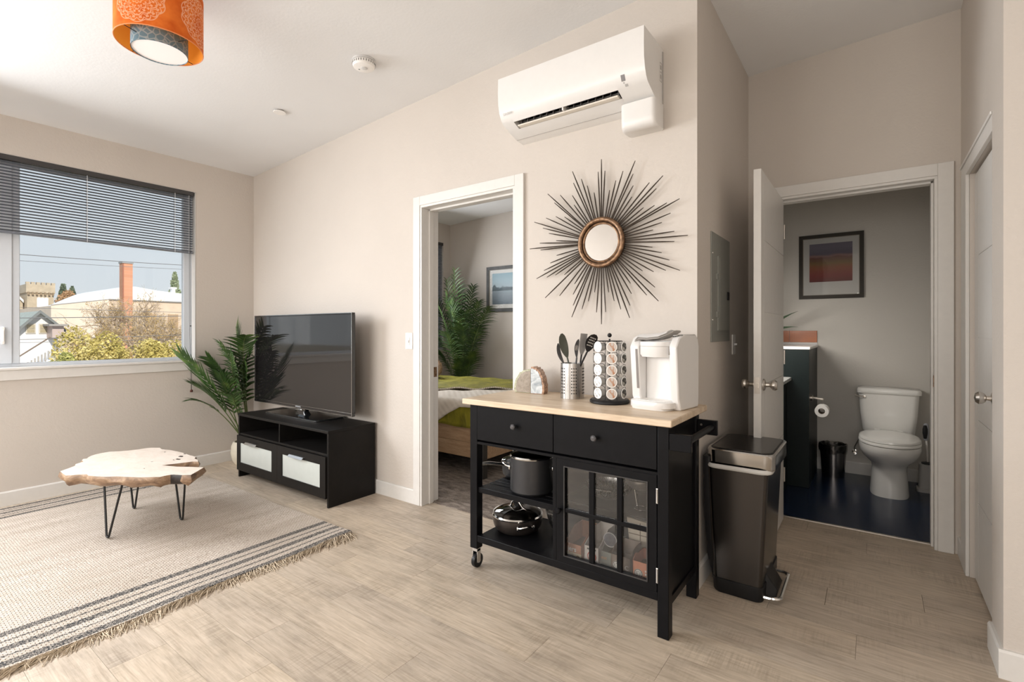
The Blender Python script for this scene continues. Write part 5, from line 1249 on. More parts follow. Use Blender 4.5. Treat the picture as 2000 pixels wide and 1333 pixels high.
# pod carousel
PXc, PYc, PRr = -1.018, 2.190, 0.073
t = thing('pod_carousel', 'black wire coffee pod carousel with a ball finial', 'pod carousel', (PXc, PYc, ZT))
mk('base', MB().lathe([(0.0, 0), (0.090, 0), (0.094, 0.004), (0.094, 0.012), (0.088, 0.018), (0.03, 0.020), (0.0, 0.020)], (PXc, PYc, ZT), 44), M_BLKPLA, t)
mk('centre_post', MB().cyl((PXc, PYc, ZT+0.02), 0.004, 0.285, 10).sphere((PXc, PYc, ZT+0.322), 0.0105, 14, 10), M_BLKMET, t)
mk('top_plate', MB().lathe([(0.0, 0.292), (0.058, 0.292), (0.060, 0.296), (0.0, 0.297)], (PXc, PYc, ZT), 28), M_BLKMET, t)
cols = []
ca0 = math.atan2(-PYc, -PXc)
for k in range(7): cols.append(ca0+R(7)+k*2*pi/7)
wr = MB()
levels = [ZT+0.050+0.0545*i for i in range(5)]
for a in cols:
    e = Vector((cos(a), sin(a), 0)); s_ = Vector((-sin(a), cos(a), 0)); c0 = Vector((PXc, PYc, 0))
    for z in levels:
        P = [tuple(c0+e*(PRr+0.001)+s_*0.0235*cos(2*pi*k/18)+Vector((0, 0, z+0.0235*sin(2*pi*k/18)))) for k in range(18)]
        wr.tube(P, 0.0013, 5, True)
for a in cols:
    am = a+pi/7; p = (PXc+0.064*cos(am), PYc+0.064*sin(am))
    wr.tube([(p[0], p[1], ZT+0.018)]+[(PXc+(0.064-0.006*(k % 2))*cos(am), PYc+(0.064-0.006*(k % 2))*sin(am), ZT+0.02+0.027*k) for k in range(1, 11)]+[(PXc+0.058*cos(am), PYc+0.058*sin(am), ZT+0.294)], 0.0013, 5)
mk('wire_frame', wr, M_BLKMET, t)
fo = pbr('pod_foil_white', (0.62, 0.61, 0.60), 0.35, 0.2)
v = tex_in(fo); base(fo, ramp(fo, noise(fo, v, 70, 4), [(0.40, (0.40, 0.39, 0.38)), (0.55, (0.74, 0.72, 0.70))]))
fc = pbr('pod_foil_copper', (0.6, 0.4, 0.3), 0.35, 0.2)
v = tex_in(fc, (1, 1, 0.25)); base(fc, ramp(fc, noise(fc, v, 45, 3, 0.5, 0.8), [(0.36, (0.40, 0.17, 0.085)), (0.44, (0.52, 0.28, 0.17)), (0.50, (0.64, 0.59, 0.55))]))
fd = pbr('pod_foil_dark', (0.2, 0.2, 0.18), 0.35, 0.2)
v = tex_in(fd); base(fd, ramp(fd, noise(fd, v, 45, 3, 0.5, 0.8), [(0.48, (0.035, 0.035, 0.030)), (0.55, (0.30, 0.28, 0.24)), (0.62, (0.55, 0.52, 0.47))]))
M_POD = speck('pod_cup_white', (0.55, 0.54, 0.52), 0.4, 0.03)
def pod(foil, label, group, a, z):
    t = thing('coffee_pod', label, 'coffee pod', (PXc+cos(a)*(PRr+0.004), PYc+sin(a)*(PRr+0.004), z), a, group=group)
    t.rotation_euler = (0, 0, a)
    mk('cup', MB().lathe([(0.0, -0.042), (0.017, -0.042), (0.0205, -0.002), (0.0225, 0.0)], (0, 0, 0), 24, 'x', caps=False), M_POD, t, world=False)
    mk('rim', MB().lathe([(0.0225, -0.001), (0.0255, -0.0005), (0.0255, 0.0008), (0.0205, 0.0014)], (0, 0, 0), 24, 'x', caps=False), M_WHITE, t, world=False)
    mk('foil_lid', MB().lathe([(0.0, 0.0012), (0.0215, 0.0012), (0.0225, 0.0)], (0, 0, 0), 24, 'x', caps=False), foil, t, world=False)
    return t
nmz = ['bottom', 'second', 'middle', 'fourth', 'top']
rownm = {0: 'lowest', 1: 'second lowest', 2: 'middle', 3: 'second highest', 4: 'highest'}
for ci, (foil, nm_, cn) in {0: (fc, 'copper and white', 'centre'), 6: (fo, 'white', 'left'), 1: (fd, 'dark printed', 'right')}.items():
    p0 = None
    for i, z in enumerate(levels):
        lab = '%s foil coffee pod, %s of the five in the carousel\'s %s column' % (nm_, rownm[i], cn)
        if p0 is None: p0 = pod(foil, lab, 'coffee pods in the carousel', cols[ci], z)
        else: dup(p0, (p0.location.x, p0.location.y, z), None, lab)

# coffee maker
def coffee_maker():
    ang = R(-9); c = (-0.765, 2.205, ZT)
    t = thing('coffee_maker', 'white single-cup coffee maker on the right end of the cart', 'coffee maker', c, ang)
    W_, D_, H_ = 0.225, 0.240, 0.328    # local x right, y back; front at y = -D/2
    M_CM = speck('coffee_maker_white', (0.74, 0.725, 0.71), 0.28, 0.01, coat=0.3)
    x0, x1 = -W_/2, W_/2
    # rear tower and the two cheeks
    def side_prof(): return [(-0.055, 0.0), (0.115, 0.0), (0.120, 0.05), (0.122, H_-0.055), (0.112, H_-0.020), (0.085, H_), (-0.020, H_), (-0.066, H_-0.016), (-0.095, H_-0.055), (-0.075, 0.05), (-0.065, 0.03)]
    mk('housing', MB().extrude(side_prof(), 'x', x1-0.036, x1).extrude(side_prof(), 'x', x0, x0+0.044).extrude([(-0.028, 0.02), (0.110, 0.0), (0.115, H_-0.03), (-0.028, H_-0.03)], 'x', x0+0.044, x1-0.036), M_CM, t, world=False, bev=0.006, angle=50)
    # head with the round brew chamber
    hd = MB()
    hd.loft([ell2(0, -0.045, 0.072, 0.060, z) for z in (0.228, 0.232)]+[ell2(0, -0.045, 0.078, 0.066, z) for z in (0.240, 0.296)])
    hd.box(x0+0.026, x1-0.036, -0.045, 0.05, 0.228, 0.300)
    mk('brew_head', hd, M_CM, t, world=False, bev=0.002, angle=50)
    mk('head_seam', MB().loft([ell2(0, -0.045, 0.0784, 0.0664, z) for z in (0.2745, 0.2765)]), speck('seam_shadow_grey', (0.40, 0.38, 0.36), 0.6), t, world=False)
    # drip tray
    mk('drip_tray', MB().loft([ell2(-0.014, -0.055, 0.092, 0.068, z, 3.2) for z in (0.0, 0.004)]+[ell2(-0.010, -0.055, 0.102, 0.072, z, 3.2) for z in (0.010, 0.034)]+[ell2(-0.014, -0.055, 0.092, 0.068, 0.038, 3.2)]), M_CM, t, world=False, angle=50)
    mk('tray_grid', MB().loft([ell2(-0.010, -0.055, 0.085, 0.056, z, 3.2) for z in (0.038, 0.0395)]), M_WHITE, t, world=False)
    # grey lever handle over the head
    lv = []
    for (x, yc, zc, hw_, th_) in ((-0.095, -0.045, 0.296, 0.040, 0.006), (-0.070, -0.050, 0.306, 0.052, 0.010), (-0.02, -0.052, 0.304, 0.056, 0.012), (0.03, -0.048, 0.310, 0.054, 0.012), (0.060, -0.040, 0.324, 0.048, 0.009), (0.082, -0.030, 0.338, 0.038, 0.005)):
        lv.append([(x, yc-hw_, zc), (x, yc-hw_*0.7, zc+th_), (x, yc, zc+th_*1.6), (x, yc+hw_*0.9, zc+th_*1.2), (x, yc+hw_, zc), (x, yc, zc-0.006)])
    mk('lever', MB().loft(lv), speck('warm_grey_plastic', (0.40, 0.375, 0.35), 0.3, 0.02), t, world=False, angle=60)
    mk('water_gauge', MB().loft([[(x, yy+d, z) for x, d in ((x0+0.028, -0.0012), (x0+0.039, -0.0012), (x0+0.039, 0.004), (x0+0.028, 0.004))] for z, yy in ((0.085, -0.0784), (0.262, -0.0934))]), speck('water_gauge_grey', (0.22, 0.20, 0.19), 0.3), t, world=False, smooth=False)
    lw = [[(p[0], p[1]*0.97, p[2]+0.005+(0.004 if i else 0)) for p in q] for i, q in enumerate(lv[:5])]
    mk('lid', MB().loft(lw), M_CM, t, world=False, angle=60)
    mk('panel_joint', MB().box(x1-0.0365, x1-0.0350, -0.0965, -0.045, 0.24, 0.275), speck('seam_shadow_grey', (0.40, 0.38, 0.36), 0.6), t, world=False)
    tb = text_mb('KEURIG', 0.0125, 0.0004, bold=0.0004); tb.xform(Matrix.Translation((x1-0.020, -0.044, H_-0.0072)) @ Matrix.Rotation(R(-69), 4, 'X') @ Matrix.Rotation(R(-28), 4, 'Y'))
    mk('lettering', tb, M_INKD, t, world=False, smooth=False)
    mk('brew_button', MB().lathe([(0.010, 0), (0.010, 0.002), (0.008, 0.003)], (x1-0.026, -0.055, H_-0.006), 18), M_LWHITE, t, world=False)
def ell2(cx, cy, rx, ry, z, pw=2.2, n=36): return ell(cx, cy, rx, ry, z, n, pw)
coffee_maker()

# ================================================================== STEP BIN
def step_bin():
    t = thing('trash_can', 'tall brushed steel step bin beside the black cart', 'trash can', (-0.50, 2.61, 0))
    def sec(x0, x1, y0, y1, z, r=0.045): return [(a, b, z) for a, b in rrect(x1-x0, y1-y0, r, 6, (x0+x1)/2, (y0+y1)/2)]
    mk('base', MB().loft([sec(-0.600, -0.398, 2.428, 2.850, 0.0, .03), sec(-0.607, -0.394, 2.425, 2.855, 0.010, .03), sec(-0.611, -0.394, 2.425, 2.855, 0.066, .03)]), M_BLKPLA, t, bev=0.002)
    mk('body', MB().loft([sec(-0.608, -0.399, 2.430, 2.850, 0.066, .022), sec(-0.636, -0.374, 2.432, 2.850, 0.585, .022)]), M_DSTEEL, t)
    mk('back_shell', MB().loft([sec(-0.612, -0.592, 2.46, 2.80, 0.03, 0.009), sec(-0.640, -0.600, 2.445, 2.82, 0.16, 0.014), sec(-0.656, -0.610, 2.440, 2.83, 0.40, 0.014), sec(-0.657, -0.618, 2.440, 2.83, 0.62, 0.014)]), M_BLKPLA, t)
    # liner cuff
    rn = random.Random(9); outer = []; n = len(sec(0, 1, 0, 1, 0))
    rings = []
    for (z, g) in ((0.572, 0.004), (0.575, 0.008), (0.584, 0.009), (0.593, 0.004)):
        q = sec(-0.634-g, -0.368+g, 2.433-g, 2.850+g, z); rings.append([(x+rn.uniform(-.0015, .0015), y_+rn.uniform(-.0015, .0015), zz+(0.006*sin(k*0.55)-(0.016 if x > -0.42 else 0) if z < 0.57 else 0)) for k, (x, y_, zz) in enumerate(q)])
    mk('liner', MB().loft(rings, caps=False), pbr('white_bin_liner', (0.62, 0.61, 0.58), 0.35, spec=0.6), t, angle=60)
    mk('lid_rim', MB().loft([sec(-0.640, -0.352, 2.440, 2.860, 0.588), sec(-0.642, -0.350, 2.438, 2.862, 0.592), sec(-0.642, -0.350, 2.438, 2.862, 0.655), sec(-0.638, -0.354, 2.442, 2.858, 0.660)]), pbr('polished_steel_rim', (0.55, 0.54, 0.52), 0.16, 1.0), t)
    mk('lid_top', MB().loft([sec(-0.622, -0.366, 2.456, 2.844, 0.659, 0.05), sec(-0.620, -0.368, 2.458, 2.842, 0.664, 0.05)]), M_DSTEEL, t)
    mk('lid_groove', MB().loft([sec(-0.629, -0.361, 2.449, 2.851, 0.6595, 0.05), sec(-0.629, -0.361, 2.449, 2.851, 0.6615, 0.05)]), M_BLKPLA, t)
    P = [(-0.40, 2.455, 0.022), (-0.370, 2.452, 0.024)]
    for k in range(7): a = R(-90+90*k/6); P.append((-0.362+0.032*cos(a), 2.484+0.032*sin(a), 0.026))
    for k in range(7): a = R(90*k/6); P.append((-0.362+0.032*cos(a), 2.716+0.032*sin(a), 0.030))
    P.append((-0.400, 2.748, 0.030))
    mk('pedal', MB().tube(P, 0.0085, 8), M_CHROME, t)
    mk('pedal_arm', MB().loft([[(-0.40, y_, z) for y_, z in ((2.50, 0.010), (2.70, 0.010), (2.68, 0.10), (2.53, 0.10))], [(-0.352, y_, z) for y_, z in ((2.50, 0.010), (2.70, 0.010), (2.66, 0.030), (2.54, 0.030))]]), M_BLKPLA, t, bev=0.003)
step_bin()

# ================================================================== BATHROOM
def toilet():
    cx = 0.098
    t = thing('toilet', 'white two-piece toilet with its lid closed', 'toilet', (cx, 4.75, 0))
    n = 40
    def e(cy, rx, ry, z, pw=2.2, bk=1.0): return ell(cx, cy, rx, ry, z, n, pw, bk)
    mk('pedestal', MB().loft([e(4.70, .118, .205, 0.0, 2.8), e(4.70, .118, .205, 0.015, 2.8), e(4.695, .112, .196, 0.10, 2.6), e(4.69, .106, .188, 0.19, 2.4), e(4.68, .112, .196, 0.225), e(4.66, .135, .225, 0.255), e(4.64, .165, .250, 0.29), e(4.62, .181, .270, 0.33), e(4.615, .186, .278, 0.365), e(4.615, .184, .276, 0.388)]), M_PORC, t, angle=70)
    mk('trapway', MB().loft([ell(cx, 4.90, .085, .14, z, 24, 2.5) for z in (0.0, 0.30)]+[ell(cx, 4.90, .13, .17, 0.37, 24, 3)]), M_PORC, t, angle=60)
    mk('seat', MB().loft([e(4.62, .180, .268, 0.390), e(4.62, .188, .276, 0.394), e(4.62, .188, .276, 0.405), e(4.62, .184, .272, 0.410)]), M_PORC, t, angle=60)
    mk('lid', MB().loft([e(4.625, .180, .266, 0.4125), e(4.625, .186, .272, 0.417), e(4.625, .184, .270, 0.428), e(4.63, .165, .245, 0.436), e(4.64, .10, .16, 0.441)]), M_PORC, t, angle=60)
    def s(w_, d0, d1, z, r=0.045): return [(a, b, z) for a, b in rrect(w_, d1-d0, r, 6, cx, (d0+d1)/2)]
    mk('tank', MB().loft([s(.30, 4.915, 5.085, 0.385), s(.335, 4.905, 5.09, 0.41), s(.365, 4.895, 5.095, 0.55), s(.385, 4.885, 5.098, 0.712)]), M_PORC, t, angle=60)
    mk('tank_lid', MB().loft([s(.395, 4.878, 5.100, 0.712, .04), s(.408, 4.872, 5.104, 0.716, .04), s(.408, 4.872, 5.104, 0.742, .04), s(.396, 4.880, 5.100, 0.753, .04)]), M_PORC, t, angle=60)
    mk('flush_lever', MB().lathe([(0.010, 0), (0.010, -0.012), (0.0, -0.013)], (cx-0.155, 4.889, 0.685), 14, 'y').tube([(cx-0.155, 4.874, 0.685), (cx-0.19, 4.868, 0.688), (cx-0.215, 4.866, 0.694)], [0.005, 0.004, 0.006], 8), M_NICKEL, t)
    mk('supply_valve', MB().lathe([(0.020, 0), (0.020, -0.004), (0.008, -0.006), (0.008, -0.045), (0.013, -0.047), (0.013, -0.065), (0, -0.066)], (-0.125, 5.12, 0.185), 16, 'y').tube([(-0.125, 5.065, 0.19), (-0.125, 5.062, 0.24), (-0.09, 5.05, 0.32), (-0.06, 5.03, 0.39)], 0.005, 8), M_CHROME, t)
    for s_ in (-1, 1): mk('seat_hinge', MB().cyl((cx+s_*0.07-0.018, 4.888, 0.424), 0.011, 0.036, 12, 'x'), M_PORC, t)
toilet()
# bath waste bin
t = thing('waste_bin', 'small round steel waste bin with a clear liner', 'waste bin', (-0.270, 4.935, 0))
mk('body', MB().lathe([(0, 0), (0.080, 0), (0.096, 0.262), (0.094, 0.262), (0.078, 0.004), (0, 0.004)], (-0.270, 4.935, 0), 40, caps=False), pbr('dark_steel_bin', (0.32, 0.30, 0.29), 0.22, 1.0), t)
rn = random.Random(8); rings = []
for (z, r) in ((0.205, 0.098), (0.235, 0.104), (0.268, 0.100), (0.272, 0.094), (0.25, 0.086)):
    rings.append([(-0.270+(r+rn.uniform(-.004, .004))*cos(2*pi*k/30), 4.935+(r+rn.uniform(-.004, .004))*sin(2*pi*k/30), z+(rn.uniform(-.018, .010) if z < .22 else rn.uniform(-.004, .004))) for k in range(30)])
M_CLEAR = glass('clear_plastic_film', (0.62, 0.60, 0.57), 0.15, 3.0)
mk('liner', MB().loft(rings, caps=False), M_CLEAR, t, smooth=False)
# toilet brush
t = thing('toilet_brush', 'toilet brush standing in its grey-white holder right of the toilet', 'toilet brush', (0.335, 4.88, 0))
mk('holder', MB().loft([[(a, b, z) for a, b in rrect(w_, w_, 0.028, 5, 0.335, 4.88)] for z, w_ in ((0.0, 0.136), (0.020, 0.136), (0.026, 0.112), (0.19, 0.104), (0.205, 0.108))]), M_LWHITE, t, angle=50)
mk('cap', MB().lathe([(0.040, 0.205), (0.040, 0.214), (0.012, 0.222), (0.0, 0.222)], (0.335, 4.88, 0), 24), speck('dark_brush_cap', (0.05, 0.05, 0.055), 0.4), t)
mk('handle', MB().tube([(0.335, 4.88, 0.215), (0.328, 4.875, 0.36), (0.324, 4.87, 0.40)], 0.0065, 10), M_WHITE, t)
mk('grip', MB().lathe([(0.0, 0.38), (0.013, 0.385), (0.019, 0.43), (0.019, 0.47), (0.013, 0.508), (0.0, 0.514)], (0.324, 4.87, 0), 20, sy=0.7), speck('black_and_white_grip', (0.30, 0.31, 0.34), 0.4), t)
mk('grip_panel', MB().lathe([(0.0, 0.395), (0.010, 0.40), (0.016, 0.44), (0.016, 0.47), (0.009, 0.498), (0.0, 0.50)], (0.318, 4.860, 0), 16, sy=0.6), M_BLKPLA, t)
# tall cabinet with counter, tiles, low vanity
t = thing('bathroom_cabinet', 'tall dark green bathroom cabinet with a white top', 'cabinet', (-0.64, 4.76, 0))
mk('body', MB().box(-0.885, -0.397, 4.425, 5.105, 0.0, 1.068), M_DARKGREEN, t, bev=0.002)
mk('countertop', MB().box(-0.889, -0.390, 4.418, 5.105, 1.068, 1.090), M_PORC, t, bev=0.003)
bs = thing('tile_backsplash', 'row of burnt orange tiles behind the tall white counter', 'tiles', (-0.64, 5.112, 1.092))
mk('grout', MB().box(-0.885, -0.396, 5.112, 5.1195, 1.091, 1.214), M_LWHITE, bs, smooth=False)
M_TILE = speck('burnt_orange_tile', (0.42, 0.12, 0.03), 0.30, 0.10, 12, coat=0.4)
for a, b in ((-0.397-0.213, -0.398), (-0.885, -0.397-0.216)):
    mk('tile', MB().box(a, b, 5.104, 5.112, 1.110, 1.213), M_TILE, bs, bev=0.002)
t = thing('vanity', 'low bathroom vanity with a white top mostly hidden behind the open door', 'vanity', (-0.70, 4.17, 0))
mk('body', MB().box(-0.885, -0.545, 3.92, 4.416, 0.0, 0.825), M_DARKGREEN, t, bev=0.002)
mk('countertop', MB().box(-0.889, -0.515, 3.90, 4.420, 0.825, 0.850), M_PORC, t, bev=0.003)
# toilet roll on its wall arm
t = thing('toilet_roll_holder', 'nickel roll holder with a hanging hook on the tall cabinet', 'roll holder', (-0.395, 4.50, 0.690))
mk('rose', MB().lathe([(0.022, 0), (0.022, 0.018), (0.012, 0.022)], (-0.397, 4.50, 0.690), 20, 'x'), M_NICKEL, t)
mk('arm', MB().tube([(-0.38, 4.50, 0.690), (-0.312, 4.50, 0.686)], 0.010, 10).sphere((-0.312, 4.50, 0.686), 0.010, 12, 8), M_NICKEL, t)
mk('hook', MB().tube([(-0.316, 4.50, 0.684), (-0.316, 4.496, 0.645), (-0.316, 4.485, 0.622), (-0.316, 4.44, 0.617), (-0.316, 4.435, 0.620)], 0.004, 8).tube([(-0.316, 4.50, 0.622), (-0.316, 4.44, 0.617)], 0.011, 10), M_NICKEL, t)
t = thing('toilet_roll', 'white toilet roll hanging on the nickel holder', 'toilet roll', (-0.316, 4.48, 0.601))
mk('paper', MB().lathe([(0.022, -0.05), (0.046, -0.05), (0.046, 0.05), (0.022, 0.05), (0.022, -0.05)], (-0.316, 4.48, 0.601), 36, 'y', caps=False), speck('tissue', (0.80, 0.78, 0.75), 0.9, 0.01), t)
mk('cardboard_core', MB().lathe([(0.022, -0.049), (0.022, 0.049), (0.0205, 0.049), (0.0205, -0.049)], (-0.316, 4.48, 0.601), 28, 'y', caps=False), speck('core_brown', (0.22, 0.17, 0.13), 0.9), t)
# plant on the tall counter
t = thing('small_plant', 'spiky-leaved plant on the tall bathroom counter, half hidden by the door', 'plant', (-0.79, 4.66, 1.0905))
mk('pot', MB().lathe([(0.045, 0), (0.055, 0.08), (0.052, 0.09), (0.046, 0.09), (0.046, 0.08), (0, 0.08)], (-0.79, 4.66, 1.0905), 24), M_POT, t)
for (u, v) in ((1559, 608), (1559, 639), (1522, 585), (1505, 580), (1490, 620), (1518, 660)):
    e_ = Vector(PY(u, v, 4.55)); b_ = Vector((-0.79, 4.66, 1.165)); m_ = (b_+e_)/2+Vector((0, 0, 0.05)); d_ = (e_-b_).normalized(); s_ = d_.cross(Vector((0, -1, 0.3))).normalized()
    L_ = []
    for k in range(7):
        u_ = k/6; p = b_*(1-u_)**2+m_*2*u_*(1-u_)+e_*u_*u_; wv = 0.014*sin(pi*min(1, u_*0.75+0.2))*(1-u_**3)+0.0006; L_ += [tuple(p-s_*wv), tuple(p+s_*wv)]
    mk('leaf', MB().add(L_, [(2*k, 2*k+1, 2*k+3, 2*k+2) for k in range(6)]), speck('dark_blade_leaf', (0.015, 0.032, 0.012), 0.4, 0.2), t, smooth=False)

def picture(nm, label, x0, x1, z0, z1, y, fw, mw, mw_b, fm, art, matm=None, d=0.022):
    t = thing(nm, label, 'picture', ((x0+x1)/2, y, z0))
    mk('frame', MB().box(x0, x1, y-d, y-0.001, z1-fw, z1).box(x0, x1, y-d, y-0.001, z0, z0+fw).box(x0, x0+fw, y-d, y-0.001, z0+fw, z1-fw).box(x1-fw, x1, y-d, y-0.001, z0+fw, z1-fw), fm, t, smooth=False)
    mk('inner_edge', MB().box(x0+fw, x1-fw, y-d+0.003, y-0.01, z1-fw-.004, z1-fw).box(x0+fw, x1-fw, y-d+0.003, y-0.01, z0+fw, z0+fw+.004).box(x0+fw, x0+fw+.004, y-d+0.003, y-0.01, z0+fw, z1-fw).box(x1-fw-.004, x1-fw, y-d+0.003, y-0.01, z0+fw, z1-fw), speck('inner_edge_bronze', (0.20, 0.17, 0.13), 0.4), t, smooth=False)
    mk('mat_board', MB().box(x0+fw, x1-fw, y-0.010, y-0.006, z0+fw, z1-fw), matm or speck('mat_board_white', (0.66, 0.65, 0.62), 0.8, 0.01), t, smooth=False)
    mk('print', MB().box(x0+fw+mw, x1-fw-mw, y-0.0112, y-0.0100, z0+fw+mw_b, z1-fw-mw), art, t, smooth=False)
    mk('glazing', MB().box(x0+fw, x1-fw, y-0.0155, y-0.0150, z0+fw, z1-fw), glass('picture_glass', (0.97, 0.97, 0.97), 0.0, 0.9 if x0 > -1 else 0.08), t, smooth=False)
def art_sunset():
    m = pbr('sunset_print', (0.3, 0.1, 0.1), 0.7); v = tex_in(m); s_ = N(m.node_tree, 'ShaderNodeSeparateXYZ'); m.node_tree.links.new(v, s_.inputs[0])
    n_ = noise(m, tex_in(m, (2, 1, 6)), 3, 4); z = math_(m, 'ADD', s_.outputs['Z'], math_(m, 'MULTIPLY', math_(m, 'SUBTRACT', n_, 0.5), 0.05))
    z = math_(m, 'DIVIDE', math_(m, 'SUBTRACT', z, 0.14), 0.31)
    base(m, ramp(m, z, [(0.0, (0.13, 0.03, 0.03)), (0.2, (0.24, 0.05, 0.045)), (0.42, (0.30, 0.10, 0.05)), (0.55, (0.22, 0.13, 0.05)), (0.70, (0.16, 0.07, 0.055)), (0.74, (0.30, 0.17, 0.16)), (0.80, (0.14, 0.12, 0.16)), (1.0, (0.20, 0.18, 0.23))]))
    return m
def art_lake():
    m = pbr('lake_print', (0.3, 0.4, 0.45), 0.7); t = m.node_tree; v = tex_in(m); s_ = N(t, 'ShaderNodeSeparateXYZ'); t.links.new(v, s_.inputs[0])
    sky = ramp(m, math_(m, 'DIVIDE', math_(m, 'SUBTRACT', s_.outputs['Z'], 0.08), 0.44), [(0.0, (0.10, 0.13, 0.16)), (0.40, (0.24, 0.30, 0.34)), (0.5, (0.36, 0.45, 0.50)), (0.75, (0.34, 0.47, 0.53)), (1.0, (0.22, 0.36, 0.43))])
    hx = noise(m, tex_in(m, (1, 0.01, 0.01)), 9, 4, 0.6)
    h1 = math_(m, 'ADD', math_(m, 'MULTIPLY', hx, 0.22), 0.215)
    near = math_(m, 'MULTIPLY', math_(m, 'LESS_THAN', s_.outputs['Z'], h1), math_(m, 'GREATER_THAN', s_.outputs['Z'], 0.272))
    base(m, mix(m, near, sky, (0.085, 0.12, 0.14))); return m
picture('framed_picture', 'framed red sunset print with a white mat in the bathroom', -0.536, -0.061, 1.493, 2.056, 5.12, 0.030, 0.050, 0.118, speck('dark_bronze_frame', (0.030, 0.024, 0.017), 0.45, 0.1, spec=0.3), art_sunset())
picture('framed_picture', 'framed misty lake print in a dark frame on the bedroom wall', -4.173, -3.385, 1.462, 2.058, 5.17, 0.042, 0.050, 0.055, wood('dark_grey_frame', (0.030, 0.030, 0.030), (0.055, 0.055, 0.054), (0.09, 0.09, 0.088), (8, 8, 8), 0.5), art_lake())

# ================================================================== BED
def bed():
    X0_, X1_, Y0_, Y1_ = -4.790, -2.550, 3.110, 4.710
    t = thing('bed', 'low pine platform bed seen through the bedroom doorway', 'bed', ((X0_+X1_)/2, (Y0_+Y1_)/2, 0.006))
    for (a, b, z0, z1, n_) in ((X0_, X1_-0.03, .160, .284, 0), (X0_, X1_-0.03, .286, .412, 1)):
        mk('side_board', MB().box(a, b, Y0_+0.005, Y0_+0.030, z0, z1), M_BEDWOOD, t, bev=0.003)
        mk('side_board', MB().box(a, b, Y1_-0.030, Y1_-0.005, z0, z1), M_BEDWOOD, t, bev=0.003)
        mk('foot_board', MB().box(X1_-0.030, X1_-0.005, Y0_+0.03, Y1_-0.03, z0, z1), M_BEDWOOD, t, bev=0.003)
    mk('head_board', MB().box(X0_-0.03, X0_, Y0_, Y1_, 0.16, 1.05), M_BEDWOOD, t, bev=0.004)
    for x in (X0_, X1_-0.055):
        for y_ in (Y0_-0.004, Y1_-0.051): mk('leg', MB().box(x, x+0.055, y_, y_+0.055, 0.006, 0.415), speck('dark_bed_leg', (0.03, 0.026, 0.022), 0.5), t, bev=0.003)
    mk('slat_base', MB().box(X0_+0.02, X1_-0.03, Y0_+0.03, Y1_-0.03, 0.30, 0.34), M_BLACKWOOD, t)
    mk('mattress', MB().box(X0_+0.03, X1_-0.05, Y0_+0.045, Y1_-0.045, 0.34, 0.615), M_PAPER, t, bev=0.04, seg=4)
bed()
M_VELVET = pbr('olive_velvet', (0.20, 0.20, 0.02), 0.75, spec=0.15, sheen=0.08)
v = tex_in(M_VELVET, (1, 1, 0.35)); f = noise(M_VELVET, v, 9, 5, 0.6, 0.8); base(M_VELVET, ramp(M_VELVET, f, [(0.3, (0.10, 0.09, 0.008)), (0.55, (0.22, 0.20, 0.016)), (0.75, (0.36, 0.32, 0.04))])); bump(M_VELVET, f, 0.5, 0.02)
M_QUILT = pbr('white_quilt', (0.68, 0.62, 0.54), 0.9, spec=0.15)
v = tex_in(M_QUILT, (1, 1, 1)); f = noise(M_QUILT, v, 6, 3); wv_ = N(M_QUILT.node_tree, 'ShaderNodeTexWave', wave_type='BANDS', bands_direction='DIAGONAL'); wv_.inputs['Scale'].default_value = 9; M_QUILT.node_tree.links.new(v, wv_.inputs[0]); bump(M_QUILT, wv_.outputs['Fac'], 0.35, 0.008)
def cloth(pts_fn, nu, nv, th=0.008):
    vs = []; fs = []
    for j in range(nv+1):
        for i in range(nu+1): vs.append(tuple(pts_fn(i/nu, j/nv)))
    W = nu+1
    for j in range(nv):
        for i in range(nu): a = j*W+i; fs.append((a, a+1, a+W+1, a+W))
    return MB().add(vs, fs)
rn = random.Random(3)
def cover_path(s, z_top, y_front, drop, y_back=4.67):
    """distance s from the front hem: up the side, round the edge, over the top; returns (y, z)"""
    rad = 0.045; L1 = drop-rad
    if s < L1: return (y_front+0.004*sin(s*40), z_top-drop+s)
    q = (s-L1)/(rad*pi/2)
    if q < 1: a = q*pi/2; return (y_front+rad*(1-cos(a)), z_top-rad+rad*sin(a))
    return (y_front+rad+(s-L1-rad*pi/2), z_top)
def green(i, j):
    x = -4.72+(4.72-2.575)*i; s_ = j*1.80; y_, z = cover_path(s_, 0.628, 3.092, 0.205)
    f_ = max(0, 1-s_/0.2)
    return (x, y_-f_*0.012*abs(sin(x*17)), z+f_*0.012*sin(x*5)+0.003*sin(x*13+y_*9))
c1 = mk('coverlet', cloth(green, 70, 60), M_VELVET); c1.modifiers.new('thick', 'SOLIDIFY').thickness = 0.008
tag(c1, 'olive green velvet coverlet hanging over the side of the bed', 'bedspread'); setorigin(c1, (-3.6, 3.9, 0.6))
def white(i, j):
    x = -4.70+(4.70-2.62)*i
    drop = 0.06+max(0, min(0.26, (-2.78-x)*0.55)); tot = 1.70
    y_, z = cover_path(j*(tot)+0.0+(0.205-0.205), 0.640, 3.080, drop)
    return (x, y_-0.010*abs(sin(x*23))*max(0, 1-j*4), z+0.004*sin(x*21)*sin(y_*17)+0.003*sin(y_*31))
c2 = mk('quilt', cloth(white, 90, 70), M_QUILT); c2.modifiers.new('thick', 'SOLIDIFY').thickness = 0.010
tag(c2, 'cream white quilt spread over the bed with a scalloped hem', 'quilt'); setorigin(c2, (-3.6, 3.9, 0.62))
P4 = [Vector(PZ(840, 758, 0.662)), Vector((-2.66, 4.02, 0.662)), Vector((-2.66, 4.66, 0.662)), Vector((-4.35, 4.40, 0.662))]
